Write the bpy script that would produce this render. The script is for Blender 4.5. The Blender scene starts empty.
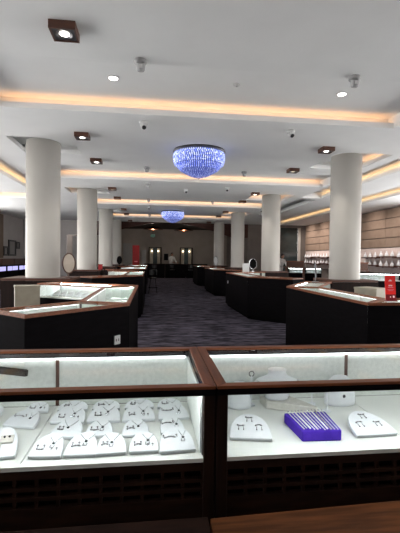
import bpy, bmesh, math, random
from mathutils import Vector, Matrix
random.seed(7)
R = math.radians
PI = math.pi
SC = 0.87                       # plan units -> metres (applied once at the end)
COL = bpy.context.scene.collection
scene = bpy.context.scene

# ------------------------------------------------------------------ materials
def new_mat(name):
    m = bpy.data.materials.new(name); m.use_nodes = True
    nt = m.node_tree; nt.nodes.clear()
    out = nt.nodes.new('ShaderNodeOutputMaterial')
    return m, nt, out

def surf(name, c1, c2=None, rough=0.5, metal=0.0, scale=6.0, stretch=(1, 1, 1), spec=0.5, bump=0.0, detail=3.0, lo=0.35, hi=0.65):
    m, nt, out = new_mat(name)
    b = nt.nodes.new('ShaderNodeBsdfPrincipled')
    tc = nt.nodes.new('ShaderNodeTexCoord'); mp = nt.nodes.new('ShaderNodeMapping')
    mp.inputs['Scale'].default_value = stretch
    nz = nt.nodes.new('ShaderNodeTexNoise'); nz.inputs['Scale'].default_value = scale; nz.inputs['Detail'].default_value = detail
    rp = nt.nodes.new('ShaderNodeValToRGB')
    c2 = c2 or tuple(x * 0.92 for x in c1)
    rp.color_ramp.elements[0].position = lo; rp.color_ramp.elements[1].position = hi
    rp.color_ramp.elements[0].color = (*c1, 1); rp.color_ramp.elements[1].color = (*c2, 1)
    L = nt.links.new
    L(tc.outputs['Object'], mp.inputs['Vector']); L(mp.outputs['Vector'], nz.inputs['Vector'])
    L(nz.outputs['Fac'], rp.inputs['Fac']); L(rp.outputs['Color'], b.inputs['Base Color'])
    b.inputs['Roughness'].default_value = rough; b.inputs['Metallic'].default_value = metal
    b.inputs['Specular IOR Level'].default_value = spec
    if bump:
        bp = nt.nodes.new('ShaderNodeBump'); bp.inputs['Strength'].default_value = bump
        L(nz.outputs['Fac'], bp.inputs['Height']); L(bp.outputs['Normal'], b.inputs['Normal'])
    L(b.outputs['BSDF'], out.inputs['Surface'])
    return m

def glow(name, col, strength):
    m, nt, out = new_mat(name)
    e = nt.nodes.new('ShaderNodeEmission'); e.inputs['Color'].default_value = (*col, 1); e.inputs['Strength'].default_value = strength
    nt.links.new(e.outputs[0], out.inputs['Surface'])
    return m

def pane(name, tint=(0.97, 0.99, 0.98), ior=1.45, refl=0.5):
    m, nt, out = new_mat(name)
    t = nt.nodes.new('ShaderNodeBsdfTransparent'); t.inputs['Color'].default_value = (*tint, 1)
    g = nt.nodes.new('ShaderNodeBsdfGlossy'); g.inputs['Roughness'].default_value = 0.02
    f = nt.nodes.new('ShaderNodeFresnel'); f.inputs['IOR'].default_value = ior
    x = nt.nodes.new('ShaderNodeMixShader')
    ge = nt.nodes.new('ShaderNodeNewGeometry'); sb = nt.nodes.new('ShaderNodeMath'); sb.operation = 'MULTIPLY_ADD'; sb.inputs[1].default_value = -refl; sb.inputs[2].default_value = refl
    mu = nt.nodes.new('ShaderNodeMath'); mu.operation = 'MULTIPLY'
    nt.links.new(ge.outputs['Backfacing'], sb.inputs[0]); nt.links.new(sb.outputs[0], mu.inputs[0]); nt.links.new(f.outputs[0], mu.inputs[1])
    nt.links.new(mu.outputs[0], x.inputs[0]); nt.links.new(t.outputs[0], x.inputs[1]); nt.links.new(g.outputs[0], x.inputs[2])
    nt.links.new(x.outputs[0], out.inputs['Surface'])
    return m

def crystal(name, c1, c2, strength):
    m, nt, out = new_mat(name)
    tc = nt.nodes.new('ShaderNodeTexCoord'); nz = nt.nodes.new('ShaderNodeTexNoise'); nz.inputs['Scale'].default_value = 26; nz.inputs['Detail'].default_value = 1
    rp = nt.nodes.new('ShaderNodeValToRGB'); rp.color_ramp.elements[0].color = (*c1, 1); rp.color_ramp.elements[1].color = (*c2, 1)
    rp.color_ramp.elements[0].position = 0.42; rp.color_ramp.elements[1].position = 0.72
    b = nt.nodes.new('ShaderNodeBsdfPrincipled'); b.inputs['Roughness'].default_value = 0.12
    L = nt.links.new
    L(tc.outputs['Object'], nz.inputs['Vector']); L(nz.outputs['Fac'], rp.inputs['Fac'])
    L(rp.outputs['Color'], b.inputs['Base Color']); L(rp.outputs['Color'], b.inputs['Emission Color'])
    b.inputs['Emission Strength'].default_value = strength
    L(b.outputs['BSDF'], out.inputs['Surface'])
    return m

def carpet_mat():
    m, nt, out = new_mat('carpet')
    tc = nt.nodes.new('ShaderNodeTexCoord'); L = nt.links.new
    b = nt.nodes.new('ShaderNodeBsdfPrincipled'); b.inputs['Roughness'].default_value = 0.95; b.inputs['Specular IOR Level'].default_value = 0.15
    def nz(scale, st, detail):
        mp = nt.nodes.new('ShaderNodeMapping'); mp.inputs['Scale'].default_value = st
        n = nt.nodes.new('ShaderNodeTexNoise'); n.inputs['Scale'].default_value = scale; n.inputs['Detail'].default_value = detail
        L(tc.outputs['Object'], mp.inputs['Vector']); L(mp.outputs['Vector'], n.inputs['Vector'])
        return n
    a = nz(1.0, (2.0, 8.5, 1), 4); c = nz(1.0, (6.0, 26, 1), 3)
    mx = nt.nodes.new('ShaderNodeMix'); mx.data_type = 'FLOAT'; mx.inputs[0].default_value = 0.45
    L(a.outputs['Fac'], mx.inputs[2]); L(c.outputs['Fac'], mx.inputs[3])
    rp = nt.nodes.new('ShaderNodeValToRGB'); e = rp.color_ramp.elements
    e[0].position = 0.43; e[0].color = (0.009, 0.008, 0.014, 1); e[1].position = 0.60; e[1].color = (0.150, 0.135, 0.178, 1)
    L(mx.outputs[0], rp.inputs['Fac']); L(rp.outputs['Color'], b.inputs['Base Color'])
    L(b.outputs['BSDF'], out.inputs['Surface'])
    return m

M = dict(
    carpet=carpet_mat(),
    plaster=surf('ceiling_plaster', (0.84, 0.845, 0.84), (0.81, 0.815, 0.81), 0.8, scale=2, spec=0.2),
    column=surf('column_paint', (0.49, 0.468, 0.433), (0.465, 0.443, 0.41), 0.5, scale=1.5, spec=0.3),
    wall=surf('wall_paint', (0.52, 0.49, 0.475), (0.49, 0.46, 0.445), 0.8, scale=2, spec=0.15),
    wall_dark=surf('wall_brown', (0.17, 0.15, 0.135), (0.15, 0.13, 0.12), 0.8, scale=2, spec=0.15),
    wall_alcove=surf('alcove_wall', (0.33, 0.285, 0.25), (0.30, 0.26, 0.225), 0.8, scale=2, spec=0.1),
    panel=surf('fabric_panel', (0.23, 0.172, 0.132), (0.20, 0.147, 0.112), 0.85, scale=3, spec=0.1),
    groove=surf('groove_brown', (0.03, 0.02, 0.016), rough=0.7),
    wood=surf('red_brown_wood', (0.25, 0.080, 0.034), (0.15, 0.048, 0.021), 0.45, scale=5, spec=0.2, stretch=(1.2, 14, 14)),
    wood_y=surf('red_brown_wood_lengthwise', (0.20, 0.064, 0.028), (0.12, 0.038, 0.017), 0.45, scale=5, spec=0.15, stretch=(14, 1.2, 14)),
    wood_mid=surf('brown_wood', (0.10, 0.037, 0.02), (0.062, 0.022, 0.013), 0.45, scale=4, stretch=(2, 10, 10)),
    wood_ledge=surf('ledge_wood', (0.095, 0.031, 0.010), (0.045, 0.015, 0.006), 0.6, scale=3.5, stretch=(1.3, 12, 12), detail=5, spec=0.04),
    wood_post=surf('post_wood', (0.020, 0.009, 0.006), (0.011, 0.006, 0.005), 0.55, scale=4, stretch=(9, 9, 1), spec=0.08),
    dark=surf('espresso_wood', (0.006, 0.005, 0.006), (0.004, 0.0035, 0.004), 0.7, scale=4, stretch=(2, 2, 10), spec=0.02),
    dark_wood=surf('dark_walnut', (0.018, 0.009, 0.007), (0.010, 0.006, 0.005), 0.55, scale=4, stretch=(8, 8, 1), spec=0.12),
    ledge_shaded=surf('ledge_shaded_wood', (0.014, 0.006, 0.004), (0.008, 0.004, 0.003), 0.7, scale=4, stretch=(2, 10, 10), spec=0.03),  # ledge wood with its shade put into the colour
    valance=surf('valance_wood', (0.075, 0.036, 0.030), (0.05, 0.024, 0.02), 0.6, scale=2, stretch=(1, 1, 6), spec=0.1),
    lattice=surf('grille_wood', (0.030, 0.013, 0.008), (0.018, 0.008, 0.006), 0.6, scale=5, stretch=(1.5, 8, 8), spec=0.1),
    black=surf('black_plastic', (0.008, 0.008, 0.009), rough=0.35),
    matte_black=surf('matte_black', (0.006, 0.006, 0.006), rough=0.9, spec=0.02),
    liner=surf('white_liner', (0.74, 0.77, 0.75), (0.70, 0.73, 0.71), 0.6, scale=30, spec=0.2),
    frost=surf('frosted_back', (0.72, 0.745, 0.715), (0.64, 0.67, 0.64), 0.45, scale=60, spec=0.4),
    deck=surf('white_deck', (0.74, 0.75, 0.72), (0.71, 0.72, 0.69), 0.5, scale=8, spec=0.3),
    leather=surf('white_leatherette', (0.74, 0.76, 0.79), (0.70, 0.72, 0.75), 0.5, scale=40, spec=0.35, bump=0.05),
    cream=surf('cream_laminate', (0.40, 0.36, 0.28), (0.35, 0.31, 0.24), 0.45, scale=9),
    linen=surf('grey_linen', (0.62, 0.60, 0.55), (0.54, 0.52, 0.47), 0.8, scale=50),
    purple=surf('purple_velvet', (0.075, 0.028, 0.42), (0.055, 0.020, 0.34), 0.8, scale=30, spec=0.15),
    silver=surf('silver', (0.75, 0.75, 0.76), (0.5, 0.5, 0.52), 0.22, 1.0, scale=60),
    pearl=surf('pearl_white', (0.85, 0.84, 0.82), (0.70, 0.70, 0.70), 0.25, 0.15, scale=120),
    antique=surf('antique_silver', (0.50, 0.50, 0.51), (0.16, 0.16, 0.17), 0.35, 0.6, scale=90),
    gunmetal=surf('gunmetal', (0.10, 0.10, 0.11), (0.05, 0.05, 0.06), 0.35, 0.8, scale=60),
    chrome=surf('chrome', (0.6, 0.6, 0.62), (0.5, 0.5, 0.52), 0.12, 1.0),
    steel_dark=surf('dark_chrome', (0.16, 0.16, 0.17), rough=0.3, metal=0.9),
    gem=surf('dark_gemstone', (0.012, 0.03, 0.03), rough=0.1),
    white_plastic=surf('white_plastic', (0.62, 0.62, 0.62), rough=0.45),
    grey_plastic=surf('grey_plastic', (0.36, 0.36, 0.36), (0.30, 0.30, 0.30), 0.5),
    red=surf('red_acrylic', (0.80, 0.022, 0.018), (0.70, 0.018, 0.016), 0.3, scale=3),
    red_dark=surf('red_fabric', (0.32, 0.012, 0.015), (0.26, 0.010, 0.012), 0.7, scale=3),
    maroon=surf('maroon_print', (0.16, 0.006, 0.010), rough=0.3),
    print_white=surf('white_print', (0.85, 0.80, 0.80), rough=0.4),
    print_pink=surf('pink_print', (0.80, 0.25, 0.32), rough=0.4),
    mirror=surf('mirror_silvering', (0.82, 0.80, 0.78), rough=0.03, metal=1.0),
    mirror_beige=surf('painted_reflection', (0.60, 0.52, 0.44), (0.50, 0.43, 0.36), 0.25, 0.15, scale=5),  # beige reflection painted into the mirror face
    teal_glass=surf('teal_tinted_glass', (0.040, 0.062, 0.062), (0.022, 0.034, 0.036), 0.12, scale=0.9, spec=0.8),
    copper=surf('copper', (0.48, 0.16, 0.07), (0.35, 0.11, 0.05), 0.3, 0.9),
    skin=surf('skin', (0.30, 0.16, 0.11), rough=0.55),
    hair=surf('black_hair', (0.012, 0.009, 0.008), rough=0.6),
    shirt=surf('white_shirt', (0.74, 0.73, 0.72), (0.66, 0.65, 0.64), 0.8, scale=12),
    trousers=surf('black_cloth', (0.015, 0.015, 0.018), rough=0.85),
    door_pale=surf('pale_door_paint', (0.30, 0.29, 0.28), rough=0.6),
    glass=pane('clear_glass'),
    warm_led=glow('warm_led', (1.0, 0.52, 0.24), 4.8),
    warm_led_y=glow('yellow_led', (1.0, 0.60, 0.27), 4.8),
    white_led=glow('white_led', (0.93, 0.98, 1.0), 17.0),
    white_led_strong=glow('strong_white_led', (0.93, 0.98, 1.0), 75.0),
    thin_led=glow('thin_white_led', (0.93, 0.98, 1.0), 3.5),
    front_led=glow('front_case_led', (0.95, 0.98, 1.0), 44.0),
    rear_led=glow('rear_case_led', (0.95, 0.98, 1.0), 7.0),
    lamp=glow('lamp_disc', (1.0, 0.95, 0.88), 6.0),
    lamp_soft=glow('lamp_soft', (1.0, 0.85, 0.65), 0.7),
    ember=glow('ember_bulb', (1.0, 0.42, 0.18), 0.8),
    screen=glow('violet_screen', (0.52, 0.50, 1.0), 1.0),
    exit=glow('green_sign', (0.20, 0.34, 0.26), 0.16),
    sconce=glow('sconce', (1.0, 0.85, 0.6), 5.0),
    crystal=crystal('blue_crystal', (0.13, 0.18, 0.62), (0.62, 0.70, 0.98), 0.55),
    crystal_bright=crystal('bright_blue_crystal', (0.19, 0.26, 0.72), (0.90, 0.95, 1.0), 0.72),
    crystal_dim=crystal('dim_blue_crystal', (0.11, 0.14, 0.40), (0.36, 0.42, 0.72), 0.42),
    blue_led=glow('blue_led', (0.10, 0.14, 0.58), 0.5),
)

# ------------------------------------------------------------------ mesh builder
class MB:
    def __init__(self): self.bm = bmesh.new()
    def face(self, pts):
        try: return self.bm.faces.new([self.bm.verts.new(p) for p in pts])
        except ValueError: return None
    def box(self, x0, x1, y0, y1, z0, z1, mat=None):
        return self.prism([(x0, y0), (x1, y0), (x1, y1), (x0, y1)], z0, z1, mat)
    def prism(self, poly, z0, z1, mat=None):
        poly = list(poly)
        a = sum(poly[i][0] * poly[(i + 1) % len(poly)][1] - poly[(i + 1) % len(poly)][0] * poly[i][1] for i in range(len(poly)))
        if a < 0: poly.reverse()
        lo = [Vector((p[0], p[1], z0)) for p in poly]; hi = [Vector((p[0], p[1], z1)) for p in poly]
        if mat is not None: lo = [mat @ v for v in lo]; hi = [mat @ v for v in hi]
        lo = [self.bm.verts.new(v) for v in lo]; hi = [self.bm.verts.new(v) for v in hi]
        n = len(poly)
        self.bm.faces.new(lo[::-1]); self.bm.faces.new(hi)
        for i in range(n): self.bm.faces.new((lo[i], lo[(i + 1) % n], hi[(i + 1) % n], hi[i]))
        return self
    def ring(self, outer, inner, z0, z1):
        n = len(outer)
        V = lambda ps, z: [self.bm.verts.new((p[0], p[1], z)) for p in ps]
        a, b, c, d = V(outer, z0), V(outer, z1), V(inner, z0), V(inner, z1)
        for i in range(n):
            j = (i + 1) % n
            for q in ((a[i], a[j], b[j], b[i]), (c[j], c[i], d[i], d[j]), (b[i], b[j], d[j], d[i]), (a[j], a[i], c[i], c[j])):
                self.bm.faces.new(q)
        return self
    def lathe(self, prof, seg=24, mat=None, sx=1.0, sy=1.0, caps=True):
        rows = []
        for r, z in prof:
            row = []
            for k in range(seg):
                v = Vector((r * sx * math.cos(2 * PI * k / seg), r * sy * math.sin(2 * PI * k / seg), z))
                row.append(self.bm.verts.new(mat @ v if mat is not None else v))
            rows.append(row)
        for a, b in zip(rows, rows[1:]):
            for k in range(seg):
                j = (k + 1) % seg
                self.bm.faces.new((a[k], a[j], b[j], b[k]))
        if caps and prof[0][0] > 1e-4: self.bm.faces.new(rows[0][::-1])
        if caps and prof[-1][0] > 1e-4: self.bm.faces.new(rows[-1])
        return self
    def cyl(self, c, r, z0, z1, seg=24):
        return self.lathe([(r, z0), (r, z1)], seg, Matrix.Translation((c[0], c[1], 0)))
    def tube(self, pts, rads, seg=8):
        pts = [Vector(p) for p in pts]
        if not isinstance(rads, (list, tuple)): rads = [rads] * len(pts)
        rows = []
        for i, p in enumerate(pts):
            d = (pts[min(i + 1, len(pts) - 1)] - pts[max(i - 1, 0)]).normalized()
            u = d.orthogonal().normalized(); w = d.cross(u)
            if i and rows:
                u = (prev - d * prev.dot(d)).normalized(); w = d.cross(u)
            prev = u
            rows.append([self.bm.verts.new(p + (u * math.cos(2 * PI * k / seg) + w * math.sin(2 * PI * k / seg)) * rads[i]) for k in range(seg)])
        for a, b in zip(rows, rows[1:]):
            for k in range(seg):
                j = (k + 1) % seg
                self.bm.faces.new((a[k], a[j], b[j], b[k]))
        self.bm.faces.new(rows[0][::-1]); self.bm.faces.new(rows[-1])
        return self
    def ball(self, c, r, s=(1, 1, 1), u=10, v=7):
        bmesh.ops.create_uvsphere(self.bm, u_segments=u, v_segments=v, radius=r,
                                  matrix=Matrix.Translation(c) @ Matrix.Diagonal((*s, 1)))
        return self
    def gem(self, c, r, h):
        t = self.bm.verts.new((c[0], c[1], c[2] + h)); b = self.bm.verts.new((c[0], c[1], c[2] - h))
        m = [self.bm.verts.new((c[0] + r * math.cos(a), c[1] + r * math.sin(a), c[2])) for a in (0.3, 0.3 + PI / 2, 0.3 + PI, 0.3 + 1.5 * PI)]
        for i in range(4):
            self.bm.faces.new((m[i], m[(i + 1) % 4], t)); self.bm.faces.new((m[(i + 1) % 4], m[i], b))
        return self
    def build(self, name, mat, parent=None, smooth=False, bevel=0.0, at=None):
        """one mesh object; geometry is given in plan coordinates and re-based on the parent thing's location (or on `at`)"""
        bmesh.ops.recalc_face_normals(self.bm, faces=self.bm.faces)
        base = Vector(at) if at is not None else Vector((0, 0, 0))
        p = parent
        while p is not None: base = base + p.location; p = p.parent
        bmesh.ops.translate(self.bm, verts=self.bm.verts, vec=-base)
        me = bpy.data.meshes.new(name); self.bm.to_mesh(me); self.bm.free()
        me.materials.append(M[mat] if isinstance(mat, str) else mat)
        if smooth:
            for f in me.polygons: f.use_smooth = True
            if smooth == 'auto':
                for e in me.edges: pass
        o = bpy.data.objects.new(name, me); COL.objects.link(o)
        if at is not None: o.location = at
        if parent is not None: o.parent = parent
        if bevel:
            b = o.modifiers.new('bevel', 'BEVEL'); b.width = bevel * SC; b.segments = 2; b.limit_method = 'ANGLE'
        return o

def tag(o, label=None, cat=None, group=None, kind=None):
    if label: o['label'] = label
    if cat: o['category'] = cat
    if group: o['group'] = group
    if kind: o['kind'] = kind
    return o

def thing(name, label, cat, loc=(0, 0, 0), group=None):
    o = bpy.data.objects.new(name, None); COL.objects.link(o); o.location = loc; o.empty_display_size = 0.1
    return tag(o, label, cat, group)

def struct(o): o['kind'] = 'structure'; return o

def kids(o): return [c for c in COL.objects if c.parent == o]
def copy_tree(o, loc=None, rotz=None, label=None, group=None, parent=None):
    c = o.copy(); COL.objects.link(c)
    if parent is not None: c.parent = parent
    if loc is not None: c.location = loc
    if rotz is not None: c.rotation_euler = (0, 0, rotz)
    if label: c['label'] = label
    if group: c['group'] = group
    for ch in kids(o): copy_tree(ch, parent=c)
    return c

# ------------------------------------------------------------------ 2D helpers
def v2(a, b): return (b[0] - a[0], b[1] - a[1])
def offset_line(pts, d):
    """offset an open polyline to its left by d (negative: right), mitred"""
    out = []
    nrm = []
    for a, b in zip(pts, pts[1:]):
        x, y = v2(a, b); l = math.hypot(x, y); nrm.append((-y / l, x / l))
    for i, p in enumerate(pts):
        if i == 0: n = nrm[0]; k = 1
        elif i == len(pts) - 1: n = nrm[-1]; k = 1
        else:
            n = (nrm[i - 1][0] + nrm[i][0], nrm[i - 1][1] + nrm[i][1]); l = math.hypot(*n); n = (n[0] / l, n[1] / l)
            k = 1 / (n[0] * nrm[i][0] + n[1] * nrm[i][1])
        out.append((p[0] + n[0] * d * k, p[1] + n[1] * d * k))
    return out
def area(poly): return sum(poly[i][0] * poly[(i + 1) % len(poly)][1] - poly[(i + 1) % len(poly)][0] * poly[i][1] for i in range(len(poly)))
def inset(poly, d):
    s = 1 if area(poly) > 0 else -1
    n = len(poly); out = []
    for i in range(n):
        a, b, c = poly[i - 1], poly[i], poly[(i + 1) % n]
        e1 = v2(a, b); e2 = v2(b, c); l1 = math.hypot(*e1); l2 = math.hypot(*e2)
        n1 = (-e1[1] / l1 * s, e1[0] / l1 * s); n2 = (-e2[1] / l2 * s, e2[0] / l2 * s)
        m = (n1[0] + n2[0], n1[1] + n2[1]); q = m[0] * n1[0] + m[1] * n1[1]
        out.append((b[0] + m[0] * d / q, b[1] + m[1] * d / q))
    return out
def lerp(a, b, t): return (a[0] + (b[0] - a[0]) * t, a[1] + (b[1] - a[1]) * t)

# ------------------------------------------------------------------ ROOM
ZC = 3.9; ZU = 4.12
XL, XR = -8.1, 10.6; YB = 26.4; Y0 = -1.5
struct(MB().box(XL - .1, XR + .1, Y0, 34.3, -0.1, 0).build('floor', 'carpet'))

led_n = {'warm_led': 0}
class Recess:
    def __init__(s, x0, x1, y0, y1, sides): s.x0, s.x1, s.y0, s.y1, s.sides = x0, x1, y0, y1, sides
recs = []
G = 0.17
# (x0, x1, y0, y1, {side: None = lip, no lit strip / material})
def rec(*a): recs.append(Recess(*a))
rec(-2.45, 4.25, 4.9, 6.62, {'far': 'warm_led'})
rec(-2.75, 5.45, 10.55, 12.25, {'far': 'warm_led'})
rec(-2.55, 5.2, 16.2, 17.9, {'far': 'warm_led'})
rec(-2.4, 4.7, 21.7, 23.45, {'far': 'warm_led'})
# beside the columns
rec(-2.85, -1.6, 8.2, 9.38, {'far': None, 'left': None})
rec(4.0, 5.3, 8.25, 9.8, {'far': None, 'right': 'warm_led'})
rec(-2.95, -1.55, 13.9, 15.1, {'far': None, 'left': 'warm_led'})
rec(3.7, 5.2, 13.95, 15.5, {'far': 'warm_led', 'right': 'warm_led'})
rec(-2.9, -1.5, 19.6, 20.8, {'far': None, 'left': None})
rec(3.65, 5.1, 19.65, 21.2, {'far': 'warm_led'})
# long side coves
rec(-4.25, -3.35, 8.6, 14.9, {'left': 'warm_led_y'})
rec(5.62, 6.42, 8.6, 14.5, {'right': 'warm_led_y'})
rec(5.62, 6.42, 14.9, 20.6, {'right': None})
rec(7.75, 8.72, 8.6, 25.8, {'right': 'warm_led_y'})
rec(-6.3, -4.5, 15.4, 16.75, {'far': 'warm_led_y'})
def ceiling():
    mb = MB()
    xs = sorted({XL, XR} | {r.x0 for r in recs} | {r.x1 for r in recs})
    ys = sorted({Y0, YB} | {r.y0 for r in recs} | {r.y1 for r in recs})
    for xa, xb in zip(xs, xs[1:]):
        for ya, yb in zip(ys, ys[1:]):
            cx, cy = (xa + xb) / 2, (ya + yb) / 2
            if any(r.x0 < cx < r.x1 and r.y0 < cy < r.y1 for r in recs): continue
            mb.face([(xa, ya, ZC), (xa, yb, ZC), (xb, yb, ZC), (xb, ya, ZC)])
    for r in recs:
        ex = {s: (G if s in r.sides else 0.0) for s in ('far', 'left', 'right')}
        a, b, c, d = r.x0 - ex['left'], r.x1 + ex['right'], r.y0, r.y1 + ex['far']
        mb.face([(a, c, ZU), (a, d, ZU), (b, d, ZU), (b, c, ZU)])
        mb.face([(a, c, ZC), (b, c, ZC), (b, c, ZU), (a, c, ZU)])
        mb.face([(a, d, ZC), (b, d, ZC), (b, d, ZU), (a, d, ZU)])
        mb.face([(a, c, ZC), (a, d, ZC), (a, d, ZU), (a, c, ZU)])
        mb.face([(b, c, ZC), (b, d, ZC), (b, d, ZU), (b, c, ZU)])
        # lip (small upstand at the hole's edge) on the coved sides
        t, h = 0.02, 0.095
        if 'far' in r.sides: mb.box(a, b, r.y1, r.y1 + t, ZC - .001, ZC + h)
        if 'left' in r.sides: mb.box(r.x0 - t, r.x0, c, d, ZC - .001, ZC + h)
        if 'right' in r.sides: mb.box(r.x1, r.x1 + t, c, d, ZC - .001, ZC + h)
    return struct(mb.build('ceiling', 'plaster'))
ceiling()
cove_labels = iter([
    'warm cove light strip across the nearest ceiling recess', 'warm cove light strip across the ceiling behind the big blue chandelier',
    'warm cove light strip across the third ceiling recess from the viewer', 'warm cove light strip across the farthest ceiling recess, by the small chandelier',
    'warm strip lighting the ceiling recess beside the thick column right of the aisle', 'warm strip lighting the recess beside the second column left of the aisle',
    'warm strip across the back of the recess at the second column right of the aisle', 'warm strip along the side of the recess at the second column right of the aisle',
    'short warm strip in the ceiling recess at the third column right of the aisle',
    'long yellowish cove strip in the ceiling beyond the nearest left column', 'yellowish cove strip in the ceiling just right of the nearest right column',
    'long thin yellow cove strip above the panelled right wall', 'short yellowish cove strip in the ceiling near the left wall'])
for r in recs:
    for side, mname in r.sides.items():
        if mname is None: continue
        z0, z1 = ZC + .040, ZC + .060
        mb = MB()
        if side == 'far': b = (r.x0 + .08, r.x1 - .08, r.y1 + .06, r.y1 + .10)
        elif side == 'left': b = (r.x0 - .10, r.x0 - .06, r.y0 + .08, r.y1 - .05)
        else: b = (r.x1 + .06, r.x1 + .10, r.y0 + .08, r.y1 - .05)
        ctr = ((b[0] + b[1]) / 2, (b[2] + b[3]) / 2, z0 - .015)
        th = thing('cove_light', next(cove_labels), 'light', ctr, 'cove light strips in the ceiling')
        MB().box(b[0], b[1], b[2] - .005, b[3] + .005, z0 - .014, z0).build('led_channel', 'white_plastic', th)
        mb.box(*b, z0 + .001, z1).build('led_tape', mname, th)

# walls
struct(MB().box(XL, XR, Y0 - .2, Y0, 0, ZU).build('wall_unseen_blocker', 'wall_dark'))  # unseen wall behind the camera, added to keep ambient light off the fronts
struct(MB().box(XL - .15, XL, 20.3, YB, 0, ZU + .1).build('wall_left', 'wall'))
struct(MB().box(XR, XR + .15, 14.5, 27.6, 0, ZU + .1).build('wall_right', 'wall_dark'))
mb = MB()   # transverse wall at the left end with a doorway
mb.box(XL, -5.42, YB, YB + .15, 0, ZU); mb.box(-5.42, -4.62, YB, YB + .15, 3.0, ZU); mb.box(-4.62, -4.35, YB, YB + .15, 0, ZU)
struct(mb.build('wall_back_left', 'wall'))
struct(MB().box(-6.6, -4.36, YB + 1.4, YB + 1.5, 0, 4.2).build('wall_lobby', 'wall_dark'))
d = MB(); d.box(-5.07, -4.66, YB + .16, YB + .20, 0, 2.92); dd = struct(d.build('door_1', 'door_pale'))
MB().tube([(-5.02, YB + .16, 1.0), (-5.02, YB + .09, 1.0), (-4.93, YB + .09, 1.0)], .012).build('door_handle', 'chrome', dd)
mb = MB(); mb.box(6.5, 8.72, YB, YB + .15, 0, ZU); mb.box(10.08, XR, YB, YB + .15, 0, ZU); mb.box(8.72, 10.08, YB, YB + .15, 3.72, ZU); mb.box(8.72, 10.08, YB, YB + .15, 0, .25)
struct(mb.build('wall_back_right', 'wall_dark'))
w = struct(MB().box(8.76, 10.04, YB + .05, YB + .07, .25, 3.72).build('window_1', 'teal_glass'))
MB().ring([(8.70, YB - .02), (10.16, YB - .02), (10.16, YB + .1), (8.70, YB + .1)], [(8.71, YB - .01), (10.15, YB - .01), (10.15, YB + .09), (8.71, YB + .09)], .2, .25).build('window_sill', 'wood_mid', w)
mb = MB(); mb.box(10.05, 10.22, YB - .04, YB - .001, .25, 3.72); mb.box(8.68, 8.76, YB - .04, YB - .001, .25, 3.72); mb.build('window_frame', 'column', w)
# alcove at the far end of the aisle
struct(MB().box(-4.5, -4.35, YB + .15, 34, 0, 4.1).build('wall_alcove_left', 'wall'))
struct(MB().box(6.5, 6.65, YB + .15, 34, 0, 4.1).build('wall_alcove_right', 'wall_dark'))
struct(MB().box(-4.5, 6.65, 34, 34.15, 0, 4.1).build('wall_far', 'wall_alcove'))
struct(MB().box(-4.35, 6.5, YB + .16, 34, 4.0, 4.1).build('ceiling_alcove', 'dark_wood'))
# arched dark wooden valance across the alcove
mb = MB(); N = 28; xa, xb = -4.35, 6.5
def arch(x):
    t = abs((x - 1.08) / 5.42)
    if t > .80: return 2.98
    return 2.98 + (3.90 - 2.98) * (1 - (t / .80) ** 1.7)
pts = [(xa + (xb - xa) * i / N) for i in range(N + 1)]
for i in range(N):
    a, b = pts[i], pts[i + 1]
    lo = [(a, YB - .02, arch(a)), (b, YB - .02, arch(b)), (b, YB + .14, arch(b)), (a, YB + .14, arch(a))]
    hi = [(p[0], p[1], 4.05) for p in lo]
    V = [mb.bm.verts.new(p) for p in lo] + [mb.bm.verts.new(p) for p in hi]
    for q in ((3, 2, 1, 0), (4, 5, 6, 7), (0, 1, 5, 4), (2, 3, 7, 6)): mb.bm.faces.new([V[k] for k in q])
struct(mb.build('trim_1', 'valance'))
d = MB(); d.box(-2.35, -1.62, 33.94, 33.99, 0, 2.75); dd = struct(d.build('door_2', 'door_pale'))
MB().tube([(-1.70, 33.95, 1.0), (-1.70, 33.88, 1.0), (-1.82, 33.88, 1.0)], .014).build('door_handle', 'chrome', dd)
# panelled right wall (fabric panels over dark grooves) and the lit display niche under it
def wall_panels(y0, y1, label_i):
    mb = MB(); rows = [(2.16 + i * .435, 2.16 + (i + 1) * .435 - .035) for i in range(4)]
    n = max(1, round((y1 - y0) / 2.5)); dy = (y1 - y0) / n
    for z0, z1 in rows:
        for k in range(n): mb.box(XR - .07, XR - .001, y0 + k * dy + .012, y0 + (k + 1) * dy - .012, z0, z1)
    return struct(mb.build('trim_%d' % label_i, 'panel'))
wall_panels(14.5, 26.3, 2)
M['niche'] = surf('niche_lining', (0.62, 0.53, 0.50), (0.56, 0.47, 0.44), 0.7, scale=4)
struct(MB().box(XR - .03, XR - .001, 14.5, 26.3, 1.0, 2.14).build('trim_3', 'niche'))

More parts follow.
